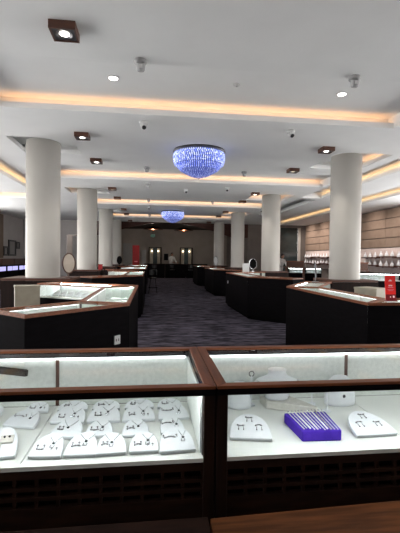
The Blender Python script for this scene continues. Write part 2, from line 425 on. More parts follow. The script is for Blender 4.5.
# columns
col_label = ['nearest', 'second', 'third', 'fourth']
CXL, CXR = -2.235, 4.38
CY = [8.59, 14.27, 19.95, 25.63]
CR = 0.337
for i, y in enumerate(CY):
    for s, x in (('left', CXL), ('right', CXR)):
        c = struct(MB().lathe([(CR, 0), (CR, 1.0), (CR, ZC)], 48, Matrix.Translation((x, y, 0))).build('column', 'column', smooth=True, at=(x, y, 0)))
        # flat caps: keep shading clean
        for f in c.data.polygons:
            if len(f.vertices) > 4: f.use_smooth = False
        c['label'] = f'{col_label[i]} round off-white column {s} of the aisle'; c['category'] = 'column'
        hx = (.66, .66) if (i == 0 and s == 'left') else (.52, .52)
        hy = .52
        th = thing('column_surround', f'dark wood cabinet wrapped round the {col_label[i]} column {s} of the aisle', 'cabinet', (x, y, 0), 'cabinets round the columns')
        n = 32
        def sq(a, hx=hx):
            cx, cy = math.cos(a), math.sin(a); k = 1 / max(abs(cx) / hx[0], abs(cy) / hy)
            return (x + cx * k, y + cy * k)
        angs = sorted({2 * PI * k / n for k in range(n)} | {math.atan2(sy * hy, sx * hx[0]) % (2 * PI) for sx in (-1, 1) for sy in (-1, 1)})
        MB().ring([sq(a) for a in angs], [lerp((x, y), sq(a), .93) for a in angs], 0.0, 1.07).build('carcass', 'dark_wood', th)
        MB().ring([sq(a) for a in angs], [(x + (CR + .006) * math.cos(a), y + (CR + .006) * math.sin(a)) for a in angs], 1.075, 1.12).build('top', 'wood_mid', th)

# ------------------------------------------------------------------ island showcases
DZ = 0.875
pad_small = None
def showcase(name, label, P, i, depth, nm, side, open_ends=(False, False), tiny_pads=0, group='showcase counters of the islands', lit=True, top_mat='wood', thin=False):
    """segment i of the outer polyline P; inner side lies to the left (depth > 0) or right (depth < 0)"""
    Q = offset_line(P, depth)
    p0, p1, q0, q1 = P[i], P[i + 1], Q[i], Q[i + 1]
    foot = [p0, p1, q1, q0]
    if area(foot) < 0: foot = [p1, p0, q0, q1]; p0, p1, q0, q1 = p1, p0, q1, q0
    foot = inset(foot, .0001)
    p0, p1, q1, q0 = foot
    c = (sum(p[0] for p in foot) / 4, sum(p[1] for p in foot) / 4, 0)
    th = thing('showcase_counter', label, 'showcase', c, group)
    MB().prism(inset(foot, .05), 0, .08).build('plinth', 'matte_black', th)
    MB().prism(foot, .08, DZ - .02).build('body', 'dark', th)
    MB().prism(inset(foot, .024), DZ - .019, DZ).build('deck', 'deck', th)
    t = .022; ins = inset(foot, t); ins2 = inset(foot, t + .008)
    MB().prism([p0, p1, ins[1], ins[0]], DZ - .0195, 1.071).build('front_panel', 'dark', th)
    MB().prism([ins[0], ins[1], ins2[1], ins2[0]], DZ + .001, 1.068).build('front_liner', 'liner', th)
    MB().prism([ins2[3], ins2[2], ins[2], ins[3]], DZ + .001, 1.071).build('rear_glass' if i == 2 else 'rear_panel', 'glass' if i == 2 else 'liner', th)
    for k, (a, b, e) in enumerate(((foot[3], foot[0], open_ends[0]), (foot[1], foot[2], open_ends[1]))):
        ia, ib = (ins[3], ins[0]) if k == 0 else (ins[1], ins[2])
        MB().prism([a, b, ib, ia], DZ - .0195, 1.071).build('end_panel', 'dark' if e else 'glass', th)
        if e:
            ja, jb = (inset(foot, t + .006)[3], inset(foot, t + .006)[0]) if k == 0 else (inset(foot, t + .006)[1], inset(foot, t + .006)[2])
            MB().prism([ia, ib, jb, ja], DZ + .001, 1.06).build('end_liner', 'liner', th)
    MB().ring(foot, inset(foot, .034), 1.072, 1.10).build('top_frame', top_mat, th)
    g = inset(foot, .036)
    MB().prism(g, 1.091, 1.097).build('glass_top', 'glass', th)
    if lit:
        def bar(e, f_, t0, t1, z0, z1, m_):
            a, b = inset(foot, t0)[e], inset(foot, t0)[f_]; a2, b2 = inset(foot, t1)[e], inset(foot, t1)[f_]
            a, b, a2, b2 = lerp(a, b, .02), lerp(a, b, .98), lerp(a2, b2, .02), lerp(a2, b2, .98)
            MB().prism([a, b, b2, a2], z0, z1).build('light_strip', m_, th)
        bar(0, 1, .0305, .041, 1.061, 1.070, 'white_led_strong' if i == 2 and nm == 'nearest' and side == 'left' else 'white_led')
        if thin: bar(3, 2, .0305, .0345, 1.066, 1.0705, 'thin_led')
    th['c'] = 0; del th['c']
    return th, foot

XAL, XAR, XAR2 = -.21, 2.28, 2.47
islands = [
    ('nearest', 'left', [(-.96, 3.17), (XAL, 3.98), (XAL, 6.6), (-1.65, 7.45)], .52),
    ('nearest', 'right', [(3.7, 3.94), (XAR, 3.94), (XAR, 6.49), (3.25, 8.04)], -.52),
    ('second', 'left', [(-1.32, 9.2), (XAL, 10.35), (XAL, 13.4), (-1.15, 14.2)], .52),
    ('second', 'right', [(3.32, 9.02), (XAR2, 9.98), (XAR2, 13.0), (3.7, 14.05)], -.52),
    ('third', 'left', [(-1.4, 15.2), (XAL, 16.3), (XAL, 19.1), (-1.15, 19.9)], .52),
    ('third', 'right', [(3.5, 15.4), (2.6, 16.4), (2.6, 19.2), (3.3, 19.85)], -.52),
    ('fourth', 'left', [(-1.5, 21.1), (XAL, 22.2), (XAL, 24.6), (-1.15, 25.4)], .52),
    ('fourth', 'right', [(3.5, 21.4), (2.6, 22.3), (2.6, 24.7), (3.4, 25.4)], -.52),
]
segname = [('angled near end of the {0} island {1} of the aisle', 'showcase forming the '), ('long aisle side of the {0} island {1} of the aisle', 'showcase along the '), ('angled far end of the {0} island {1} of the aisle', 'showcase forming the ')]
feet = {}
for nm, side, P, dep in islands:
    for i in range(3):
        t, pre = segname[i]
        if i == 0 and nm == 'nearest' and side == 'right': lab = 'dark showcase with a red sign on top at the near end of the right island'
        else: lab = 'dark ' + pre + t.format(nm, side)
        th, f = showcase('showcase_counter', lab, P, i, dep, nm, side, (i == 0 if side == 'left' else i == 2, i == 2 if side == 'left' else i == 0), thin=(nm == 'nearest' and i < 2))
        feet[(nm, side, i)] = (th, f)
def on_top(nm, side, i, t, d):
    f = feet[(nm, side, i)][1]        # foot: p0 p1 (outer) q1 q0 (inner)
    a = lerp(f[0], f[1], t); b = lerp(f[3], f[2], t); return lerp(a, b, d)

# socket plates
def socket(label, x, y, z, n):
    n = Vector((n[0], n[1], 0)).normalized(); rot = Matrix.Translation((x, y, z)) @ Vector((0, -1, 0)).rotation_difference(n).to_matrix().to_4x4()
    th = thing('wall_socket', label, 'socket', (x, y, z), None)
    mb = MB(); mb.prism([(-.035, -.012), (.035, -.012), (.035, -.0005), (-.035, -.0005)], -.042, .042, rot); mb.build('face_plate', 'white_plastic', th)
    mb = MB()
    for dx in (-.014, .014): mb.prism([(dx - .004, -.0135), (dx + .004, -.0135), (dx + .004, -.0121), (dx - .004, -.0121)], -.012, .012, rot)
    mb.build('pin_slot', 'black', th)
a, b = (-.96, 3.17), (XAL, 3.98); p = lerp(a, b, .85); nn = (b[1] - a[1], -(b[0] - a[0]))
socket('small white socket plate on the dark front of the nearest left island', p[0], p[1], .76, nn)
socket('tiny white socket plate on the aisle side of the second right island', XAR2, 12.6, .80, (-1, 0))

# cream staff-side cabinets inside the nearest islands
def cream_cab(label, pts, z1):
    c = (sum(p[0] for p in pts) / 4, sum(p[1] for p in pts) / 4, 0)
    th = thing('staff_cabinet', label, 'cabinet', c, 'cream staff cabinets')
    MB().prism(inset(pts, .01), 0, .07).build('plinth', 'matte_black', th)
    MB().prism(pts, .071, z1 - .03).build('carcass', 'cream', th)
    MB().prism(inset(pts, -.008), z1 - .03, z1).build('worktop', 'cream', th)
cream_cab('low cream cabinet behind the nearest left island, below the thick column', [(-2.13, 6.55), (-1.78, 6.66), (-1.87, 6.90), (-2.22, 6.80)], 1.08)
cream_cab('low cream cabinet inside the nearest right island, beside the red sign', [(3.72, 6.90), (3.90, 6.47), (4.22, 6.62), (4.05, 7.04)], 1.06)

# ------------------------------------------------------------------ jewellery pads
def d_shape(w, h, n=14):
    """D outline: straight front edge at y=0, rounded towards +y"""
    pts = [(-w / 2, 0), (w / 2, 0)]
    r = w / 2
    pts.append((w / 2, h * .12))
    for k in range(1, n):
        a = PI * k / n
        ca, sa = math.cos(a), math.sin(a); pts.append((r * math.copysign(abs(ca) ** .94, ca), h * .12 + (h * .88) * sa ** .94))
    pts.append((-w / 2, h * .12))
    return pts

def make_pad(kind, w=.125, h=.135, tilt=24):
    """a leatherette pad leaning back, with jewellery pinned into it; origin at its front bottom edge"""
    T = Matrix.Rotation(R(tilt), 4, 'X')
    th = thing('jewelry_display_pad', 'x', 'jewelry pad')
    MB().prism(d_shape(w, h), .001, .016, T).build('pad', 'leather', th, bevel=.003)
    if tilt > 8:
        hb = h * .75 * math.sin(R(tilt))
        mb = MB(); mb.prism([(-w * .3, h * .45 * math.cos(R(tilt))), (w * .3, h * .45 * math.cos(R(tilt))), (w * .2, h * .72 * math.cos(R(tilt))), (-w * .2, h * .72 * math.cos(R(tilt)))], 0.0, h * .44 * math.sin(R(tilt)))
        mb.build('easel_wedge', 'leather', th)
    z = .0175
    def P(x, y, dz=0): return T @ Vector((x, y, z + dz))
    def necklace(cx, cy, s, drop, m='silver'):
        pts = []
        for k in range(9):
            u = -1 + 2 * k / 8
            pts.append(P(cx + s * u, cy - drop * (1 - abs(u) ** 1.3)))
        o = MB().tube(pts, .0009, 5).build('necklace', m, th)
        p = P(cx, cy - drop - .008, .002); mb = MB(); mb.ball(p, .006, (1, 1.2, .5)); mb.build('pendant', 'gem' if random.random() < .5 else 'gunmetal', o)
        if random.random() < .6: MB().tube([P(cx - .008, cy - drop - .016), P(cx - .010, cy - drop - .028), P(cx + .004, cy - drop - .03), P(cx + .006, cy - drop - .016)], .0014, 5).build('charm', 'silver', o)
    def earrings(cx, cy, g=.012):
        for s in (-1, 1):
            mb = MB(); mb.ball(P(cx + s * g, cy, .002), .0042, (1, 1, .7)); mb.tube([P(cx + s * g, cy), P(cx + s * g * 1.1, cy - .009)], .0018, 5)
            mb.build('earring', 'antique', th)
    def bracelet(cx, cy, l):
        bend = random.random() < .5
        l *= .72
        pts = [P(cx + l * u, cy + (.006 if bend else -.003) * (1 - u * u), .002) for u in (-1, -.6, -.2, .2, .6, 1)]
        mb = MB(); mb.tube(pts, .0026, 6)
        for q in pts[::2]: mb.ball(q, .0036)
        mb.build('bracelet', 'antique', th)
    if kind == 0: necklace(w * .14, h * .80, .022, .030); earrings(-w * .22, h * .42); bracelet(-w * .2, h * .27, .018); earrings(w * .22, h * .30, .009)
    elif kind == 1: necklace(w * .10, h * .86, .028, .034); earrings(-w * .20, h * .48); bracelet(-w * .17, h * .33, .022)
    elif kind == 2: necklace(0, h * .88, .030, .042); bracelet(-w * .22, h * .36, .016); earrings(-w * .22, h * .50, .008)
    elif kind == 3: bracelet(-w * .17, h * .50, .030); earrings(-w * .17, h * .60, .026); necklace(w * .20, h * .78, .014, .034)
    elif kind == 4:
        for cx, cy in ((0, h * .78), (-w * .22, h * .44), (w * .22, h * .44)):
            bracelet(cx, cy + .006, .020)
            for s in (-1, 1):
                mb = MB(); mb.tube([P(cx + s * .010, cy), P(cx + s * .011, cy - .018)], .0016, 5); mb.ball(P(cx + s * .011, cy - .020, .001), .0030); mb.build('earring', 'antique', th)
    elif kind == 5:
        for cx, cy in ((-w * .18, h * .25), (w * .14, h * .5)):
            mb = MB(); mb.prism([(cx - .024, cy - .020), (cx + .024, cy - .020), (cx + .024, cy + .022), (cx - .024, cy + .022)], .0165, .026, T); mb.build('earring_card', 'linen', th, bevel=.002)
            for s in (-1, 1):
                mb = MB(); mb.ball(P(cx + s * .009, cy + .008, .011), .0045); mb.build('earring', 'gunmetal', th)
    return th

protos = {}
DECK = .788
FY = 1.472            # front plane of the two front showcases
def place_pad(kind, x, y, rot, label, w=.125, h=.135, tilt=15, group='white jewelry pads in the front showcases', fresh=True):
    th = make_pad(kind, w, h, tilt)
    th.location = (x, y, DECK + .0015); th.rotation_euler = (0, 0, R(rot)); tag(th, label, None, group)
    return th

HC = 1.55; FPX = 396.535
def camvec():
    yaw, pitch, roll = R(7.0117), R(-1.16577), R(0.69192)
    fwd = Vector((math.sin(yaw) * math.cos(pitch), math.cos(yaw) * math.cos(pitch), math.sin(pitch)))
    right = Vector((math.cos(yaw), -math.sin(yaw), 0)); up = right.cross(fwd)
    return math.cos(roll) * right + math.sin(roll) * up, -math.sin(roll) * right + math.cos(roll) * up, fwd
CR_, CU_, CF_ = camvec()
LEFT_PADS = [  # kind, x, y, rotation, width, height, label
    (0, -0.391, 1.533, -4, 0.127, 0.128, 'white D-shaped jewelry pad at the front, just past the deck joint'),
    (1, -0.262, 1.532, -2, 0.128, 0.128, 'second white pad along the front row from the deck joint, dark stud pair'),
    (2, -0.146, 1.535, 2, 0.118, 0.118, 'third white pad along the front row from the deck joint'),
    (0, -0.022, 1.538, 0, 0.118, 0.115, 'thick white pad in the front row, second from the brown post'),
    (3, 0.110, 1.530, 3, 0.146, 0.142, 'large white pad in the front corner by the brown post, curved bracelet'),
    (2, -0.352, 1.69, -8, 0.135, 0.115, 'white pad in the second row above the deck joint, long V necklace'),
    (1, -0.212, 1.686, 0, 0.118, 0.105, 'second-row white pad, second from the deck joint'),
    (1, -0.058, 1.68, 3, 0.118, 0.105, 'second-row white pad, second from the brown post'),
    (3, 0.1, 1.69, 6, 0.11, 0.112, 'small cream pad half hidden behind the large corner pad'),
    (0, -0.372, 1.838, -5, 0.16, 0.118, 'third-row white pad above the deck joint, tiny dark pendant'),
    (1, -0.21, 1.835, 0, 0.156, 0.12, 'third-row white pad, second from the deck joint'),
    (0, -0.05, 1.835, 2, 0.156, 0.118, 'third-row white pad, second from the brown post'),
    (3, 0.112, 1.838, 4, 0.15, 0.118, 'third-row white pad nearest the brown post'),
    (2, -0.376, 1.985, -3, 0.15, 0.075, 'back-row white pad above the deck joint'),
    (1, -0.215, 1.985, 0, 0.14, 0.075, 'back-row white pad, third from the brown post'),
    (2, -0.052, 1.985, 0, 0.15, 0.075, 'back-row white pad, second from the brown post'),
    (1, 0.1, 1.985, 3, 0.13, 0.07, 'back-row white pad nearest the brown post'),
    (3, -0.575, 1.815, -14, 0.155, 0.12, 'cream pad with three small bracelets, short of the deck joint'),
    (5, -0.56, 1.54, 8, 0.128, 0.175, 'white pad with two square earring cards in the front row'),
    (2, -0.77, 1.975, -4, 0.15, 0.08, 'back-row cream pad at the left edge of the picture'),
    (0, -0.545, 1.985, -4, 0.115, 0.075, 'back-row white pad just short of the deck joint'),
    (1, -0.7, 1.7, 0, 0.125, 0.115, 'white pad in the second row at the left edge of the picture'),
    (2, -0.705, 1.54, 0, 0.12, 0.12, 'front-row white pad at the left edge of the picture'),
]
for k, x, y, r, w_, h_, lab in LEFT_PADS: place_pad(k, x, y - (.004 if y < 1.6 else 0), r, lab, w_ * .96, h_)

# ------------------------------------------------------------------ the two front showcases
BY = 2.135
def front_case(label, x0, x1, div):
    c = ((x0 + x1) / 2, (FY + BY) / 2, 0)
    th = thing('front_showcase', label, 'showcase', c, 'front showcases')
    rail, top, pw = .042, 1.07, .044
    # lower cabinet with the grille front
    MB().box(x0 + .01, x1 - .01, FY + .05, BY - .005, .10, .755).build('carcass', 'matte_black', th)
    MB().box(x0 + .02, x1 - .02, FY + .08, BY - .03, 0, .099).build('plinth', 'matte_black', th)
    g = MB(); px0, px1 = x0 + pw, x1 - pw
    for z0, z1 in ((.742, .772), (.698, .711), (.662, .676), (.555, .635), (.11, .16)): g.box(px0, px1, FY + .008, FY + .032, z0, z1)
    n = int((px1 - px0) / .075)
    for i in range(n + 1):
        x = px0 + (px1 - px0) * i / n; g.box(max(px0, x - .006), min(px1, x + .006), FY + .014, FY + .03, .60, .75)
    g.build('grille', 'lattice', th)
    MB().box(px0, px1, FY + .036, FY + .045, .16, .555).build('door_panel', 'dark_wood', th)
    for a, b in ((x0, x0 + pw), (x1 - pw, x1)):
        MB().box(a, b, FY, FY + .05, .0, 1.034).build('post', 'wood_post', th, bevel=.004)
        MB().box(a, b, BY - .05, BY, .0, 1.034).build('post', 'wood_post', th)
    # deck, boards with a joint
    xs = sorted([px0 - .0, div, px1 + .0]); 
    for a, b in zip(xs, xs[1:]): MB().box(a + .0015, b - .0015, FY + .03, BY - .05, DECK - .022, DECK).build('deck_board', 'deck', th)
    MB().box(px0, px1, FY + .003, FY + .028, DECK - .011, DECK + .004).build('sill', 'deck', th)
    MB().box(px0 + .002, px1 - .002, FY + .006, FY + .012, DECK + .005, 1.033).build('front_glass', 'glass', th)
    # back: two frosted sliding doors with a wooden meeting stile
    for a, b in ((px0 + .002, div - .009), (div + .009, px1 - .002)): MB().box(a, b, BY - .048, BY - .040, DECK + .001, 1.027).build('sliding_back', 'frost', th)
    MB().box(div - .008, div + .008, BY - .052, BY - .036, DECK + .001, 1.027).build('meeting_stile', 'wood_mid', th)
    for a, b in ((px0, px0 + .008), (px1 - .008, px1)): MB().box(a - .0, b, FY + .052, BY - .053, DECK + .001, 1.027).build('side_liner', 'liner', th)
    for a, b in ((x0 + .002, px0 - .001), (px1 + .001, x1 - .002)): MB().box(a, b, FY + .052, BY - .052, .76, 1.027).build('side_panel', 'dark_wood', th)
    # top frame: four mitred wooden rails, and the glass in it
    o = [(x0, FY - .010), (x1, FY - .010), (x1, BY), (x0, BY)]; i_ = [(x0 + rail, FY + .032), (x1 - rail, FY + .032), (x1 - rail, BY - .044), (x0 + rail, BY - .044)]
    for k, m_ in enumerate(('wood', 'wood_y', 'wood', 'wood_y')):
        j = (k + 1) % 4
        MB().prism([o[k], o[j], i_[j], i_[k]], 1.0585, top).build('top_rail', m_, th, bevel=.002)
        MB().prism([o[k], o[j], i_[j], i_[k]], 1.035, 1.058).build('rail_fascia', 'dark', th)
    MB().prism(inset(i_, .001), 1.056, 1.062).build('glass_top', 'glass', th)
    MB().box(px0 + .02, px1 - .02, FY + .014, FY + .026, 1.028, 1.0345).build('light_strip', 'front_led', th)
    MB().box(px0 + .02, px1 - .02, BY - .060, BY - .052, 1.027, 1.033).build('light_strip', 'rear_led', th)
    return th
front_case('front showcase filled with white jewelry pads, nearest the viewer', -1.75, .247, -.470)
front_case('front showcase holding the purple bracelet tray and necklace bust', .251, 2.2, 1.085)

# wooden ledges in front of them
def ledge(label, poly, z0, z1, m_):
    c = (sum(p[0] for p in poly) / 4, sum(p[1] for p in poly) / 4, 0)
    th = thing('wooden_ledge', label, 'ledge', c, 'wooden ledges')
    MB().prism(poly, z1 - .05, z1).build('ledge_top', m_, th, bevel=.004)
    MB().prism(inset(poly, .02), 0, z1 - .051).build('carcass', 'dark_wood', th)
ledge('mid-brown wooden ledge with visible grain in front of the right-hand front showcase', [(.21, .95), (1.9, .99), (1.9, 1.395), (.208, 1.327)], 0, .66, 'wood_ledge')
ledge('wooden ledge coloured dark as if in shade, in front of the left-hand front showcase', [(-1.7, .95), (.205, .95), (.203, 1.345), (-1.7, 1.33)], 0, .655, 'ledge_shaded')

# contents of the right-hand front showcase
place_pad(4, .42, 1.60, -10, 'white half-round pad with three drop-earring pairs, front corner by the brown post', .177, .165, 14)
place_pad(4, .972, 1.585, 2, 'white half-round pad with three drop-earring pairs, right of the purple tray', .190, .165, 14)

# purple tray
def tray():
    th = thing('bracelet_tray', 'purple velvet tray with rows of pearl and silver bracelets', 'jewelry tray', (.72, 1.68, DECK))
    q = [(.630, 1.572), (.806, 1.566), (.826, 1.782), (.618, 1.776)]
    MB().prism(inset(q, .003), DECK + .0005, DECK + .046).build('tray', 'purple', th, bevel=.005)
    n = 11
    for i in range(n):
        t = .10 + .80 * i / (n - 1)
        a = lerp(q[0], q[1], t); b = lerp(q[3], q[2], t)
        a, b = lerp(a, b, .04 + .10 * random.random()), lerp(a, b, .97)
        mb = MB()
        if i in (2, 4, 7, 8):
            m_ = 22
            for k in range(m_):
                p = lerp(a, b, k / (m_ - 1)); mb.ball((p[0], p[1], DECK + .049), .0038, u=8, v=5)
            mb.build('bracelet', 'pearl' if i in (2, 4, 7) else 'antique', th)
        else:
            pts = [(*lerp(a, b, k / 8), DECK + .0485) for k in range(9)]
            mb.tube([(p[0] + .002 * math.sin(3 * j), p[1], p[2]) for j, p in enumerate(pts)], .0018, 6)
            for k in range(0, 9): mb.ball(pts[k], .0026, u=6, v=4)
            mb.build('bracelet', 'pearl', th)
        p = b; MB().tube([(p[0], p[1], DECK + .046), (p[0], p[1] + .004, DECK + .056), (p[0] + .006, p[1] + .006, DECK + .05)], .002, 5).build('clasp', 'silver', th)
tray()

# necklace bust with its base plate
def bust():
    x, y = .655, 1.985
    th = thing('necklace_bust', 'cream necklace bust with a flat neck top behind the purple tray', 'display bust', (x, y, DECK))
    T = Matrix.Translation((x, y, DECK))
    prof = [(.060, .041), (.064, .060), (.085, .085), (.118, .105), (.126, .118), (.110, .134), (.078, .148), (.055, .160), (.046, .172), (.046, .184), (.049, .190), (.045, .194), (.0, .195)]
    MB().lathe(prof, 32, T, 1.0, .72).build('neck_and_shoulders', 'leather', th, smooth=True)
    MB().prism([(.575, 2.035), (.590, 1.945), (.700, 1.895), (.800, 1.840), (.822, 1.850), (.770, 1.955), (.720, 2.045)], DECK + .0005, DECK + .040).build('base_plate', 'linen', th, bevel=.006)
    pts = [(x + .108 * math.cos(a), y + .078 * math.sin(a), DECK + .136 - .006 * abs(math.sin(a))) for a in [PI + PI * k / 14 for k in range(15)]]
    mb = MB(); mb.tube(pts, .0016, 5)
    for p in pts[1:-1:2]: mb.ball(p, .0036, u=6, v=4)
    mb.build('necklace', 'silver', th)
bust()

def cushion(label, x, y, w_, d_, h_, pend, m_='leather'):
    th = thing('necklace_stand', label, 'necklace stand', (x, y, DECK), 'small necklace stands in the front showcase')
    T = Matrix.Translation((x, y, DECK + .001))
    mb = MB(); n = 20; rows = []
    prof = [(1.0, .0), (1.02, .12), (1.0, .28), (.92, .55), (.74, .80), (.45, .95), (.0, 1.0)]
    mb.lathe([(r * w_ / 2, z * h_) for r, z in prof], 24, T, 1.0, d_ / w_).build('cushion', m_, th, smooth=True)
    pts = [(x + w_ * .36 * math.sin(a), y - d_ * .43 * math.cos(a * .9), DECK + h_ * (.62 - .20 * math.cos(a))) for a in [-1.2 + 2.4 * k / 8 for k in range(9)]]
    o = MB().tube(pts, .0014, 5).build('necklace', 'silver', th)
    if pend: MB().ball((x, y - d_ * .49, DECK + h_ * .36), .008, (1, .5, 1.1)).build('pendant', 'gunmetal', o)
cushion('rounded white necklace stand by the brown post, half behind the top rail', .455, 1.985, .120, .085, .135, False)
cushion('rounded cream necklace stand with one dark pendant, right of the purple tray', 1.0, 1.985, .165, .10, .155, True)

def tee(label, x, y, h_, m_='silver'):
    th = thing('ring_stand', label, 'jewelry stand', (x, y, DECK), 'slim jewelry stands')
    MB().cyl((x, y), .020, DECK + .0005, DECK + .008, 18).build('base', 'leather', th)
    MB().tube([(x, y, DECK + .008), (x, y, DECK + h_)], .0042, 8).build('stem', 'leather', th)
    MB().tube([(x + .013 * math.cos(a), y, DECK + h_ + .016 + .013 * math.sin(a)) for a in [-1.4 + 5.9 * k / 12 for k in range(13)]], .0026, 6).build('hook', m_, th)
tee('slim white stand with a dark ring hook next to the necklace bust', .523, 2.0, .150, 'gunmetal')
tee('slim white stand behind the middle of the purple tray', .845, 1.985, .10)
tee('slim white stand behind the far corner of the purple tray', .882, 1.885, .11)

# dark tool lying on the back rail of the left case
th = thing('door_lock', 'black lock bar on the sliding back of the pad-filled showcase', 'lock', (-.72, 2.04, 1.0))
q = Matrix.Translation((-.70, 2.042, .985)) @ Matrix.Rotation(R(8), 4, 'Y')
MB().prism([(-.14, -.012), (.09, -.012), (.10, 0), (.09, .010), (-.14, .010)], -.015, .015, q).build('bar', 'matte_black', th)
MB().prism([(-.15, -.02), (-.12, -.02), (-.12, .010), (-.15, .010)], -.02, .02, q).build('latch', 'matte_black', th)

# ------------------------------------------------------------------ ceiling fixtures
def spot_box(label, x, y, lit=True, s=.13, rot=0):
    th = thing('ceiling_spotlight', label, 'ceiling light', (x, y, ZC), 'square ceiling spotlights')
    T = Matrix.Translation((x, y, 0))
    h = .085; z0, z1 = ZC - h, ZC - .001
    q = lambda r: [(x + r, y + r), (x - r, y + r), (x - r, y - r), (x + r, y - r)]
    MB().ring(q(s), q(s - .018), z0, z1).build('housing', 'wood_mid', th)
    n = 32; angs = [2 * PI * k / n for k in range(n)]
    def sq(a):
        cx, cy = math.cos(a), math.sin(a); k = (s - .019) / max(abs(cx), abs(cy)); return (x + cx * k, y + cy * k)
    angs = sorted(set(angs) | {PI / 4 + k * PI / 2 for k in range(4)})
    MB().ring([sq(a) for a in angs], [(x + .088 * math.cos(a), y + .088 * math.sin(a)) for a in angs], z0 + .008, z0 + .014).build('face_plate', 'gunmetal', th)
    MB().lathe([(.087, z0 + .010), (.080, z0 + .012), (.060, z0 + .040), (.055, z0 + .042)], 24, T, caps=False).build('reflector', 'steel_dark', th)
    MB().cyl((x, y), .050, z0 + .012, z0 + .016, 20).build('bulb', 'lamp' if lit else 'lamp_soft', th)
spots = [(-.905, 4.25, 1, 'big square brown ceiling spotlight, nearest the viewer on the left'),
    (-1.33, 7.85, 1, 'square brown ceiling spotlight just before the nearest left column'), (-1.33, 9.82, 1, 'square brown ceiling spotlight just past the nearest left column'),
    (3.63, 8.0, 1, 'square brown ceiling spotlight just before the nearest right column'), (3.63, 9.98, 0, 'square dark ceiling spotlight past the nearest right column'),
    (-1.33, 13.7, 0, 'square dark ceiling spotlight just before the second left column'), (-1.33, 15.75, 0, 'square dark ceiling spotlight just past the second left column'),
    (3.63, 13.75, 1, 'square ceiling spotlight just before the second right column'), (3.63, 15.75, 0, 'square dark ceiling spotlight just past the second right column'),
    (-1.33, 19.4, 0, 'small dark ceiling spotlight before the third left column'), (-1.33, 21.45, 0, 'small dark ceiling spotlight past the third left column'),
    (3.63, 19.4, 0, 'small dark ceiling spotlight before the third right column'), (3.63, 21.45, 0, 'small dark ceiling spotlight past the third right column'),
    (-1.33, 25.2, 0, 'tiny dark ceiling spotlight at the far left end of the hall'), (3.63, 25.2, 0, 'tiny dark ceiling spotlight at the far right end of the hall')]
for x, y, lit, lab in spots: spot_box(lab, x, y, bool(lit))

def downlight(label, x, y):
    z = ZU
    th = thing('downlight', label, 'ceiling light', (x, y, z), 'round recessed downlights')
    n = 28; A = [2 * PI * k / n for k in range(n)]
    MB().ring([(x + .085 * math.cos(a), y + .085 * math.sin(a)) for a in A], [(x + .068 * math.cos(a), y + .068 * math.sin(a)) for a in A], z - .012, z - .001).build('bezel', 'white_plastic', th)
    MB().cyl((x, y), .067, z - .009, z - .003, 28).build('diffuser', 'lamp', th)
downlight('round glowing white downlight in the nearest recess, left of the middle', -.565, 5.84)
downlight('round glowing white downlight in the nearest recess, far right', 2.90, 5.875)
th = thing('smoke_detector', 'small round white smoke detector in the nearest ceiling recess', 'smoke detector', (1.225, 5.79, ZU))
MB().lathe([(.0, ZU - .030), (.03, ZU - .028), (.046, ZU - .016), (.05, ZU - .001)], 20, Matrix.Translation((1.225, 5.79, 0))).build('dome', 'white_plastic', th, smooth=True)
MB().cyl((1.225, 5.79), .011, ZU - .034, ZU - .0305, 12).build('test_button', 'grey_plastic', th)

def sensor(label, x, y, s=1.0):
    th = thing('motion_detector', label, 'motion detector', (x, y, ZC), 'grey ceiling motion detectors')
    T = Matrix.Translation((x, y, 0))
    MB().lathe([(.075 * s, ZC - .001), (.075 * s, ZC - .035 * s), (.062 * s, ZC - .05 * s)][::-1], 20, T).build('mount', 'grey_plastic', th)
    q = Matrix.Translation((x + .004, y - .01, ZC - .05 * s)) @ Matrix.Rotation(R(14), 4, 'X')
    MB().lathe([(.035 * s, -.085 * s), (.045 * s, -.075 * s), (.058 * s, .0)], 18, q).build('head', 'grey_plastic', th)
    q2 = q @ Matrix.Translation((0, -.05 * s, -.03 * s))
    MB().prism([(-.02 * s, -.006), (.02 * s, -.006), (.02 * s, .006), (-.02 * s, .006)], -.02 * s, .02 * s, q2).build('lens', 'white_plastic', th)
for x, y, lab in [(-.15, 4.82, 'large grey motion detector on the ceiling, left of the middle'), (2.56, 4.85, 'large grey motion detector on the ceiling beside the far right downlight'),
                  (-.14, 10.42, 'grey motion detector on the ceiling, left of the big chandelier'), (2.46, 10.5, 'grey motion detector on the ceiling, right of the big chandelier'),
                  (-.13, 12.75, 'grey motion detector just behind the second cove strip, left of the aisle'),
                  (-.13, 16.05, 'small grey motion detector at the third cove strip'), (2.46, 16.05, 'small grey motion detector at the third cove strip, right of the small chandelier'),
                  (-.12, 21.55, 'tiny grey motion detector at the farthest cove strip')]: sensor(lab, x, y)

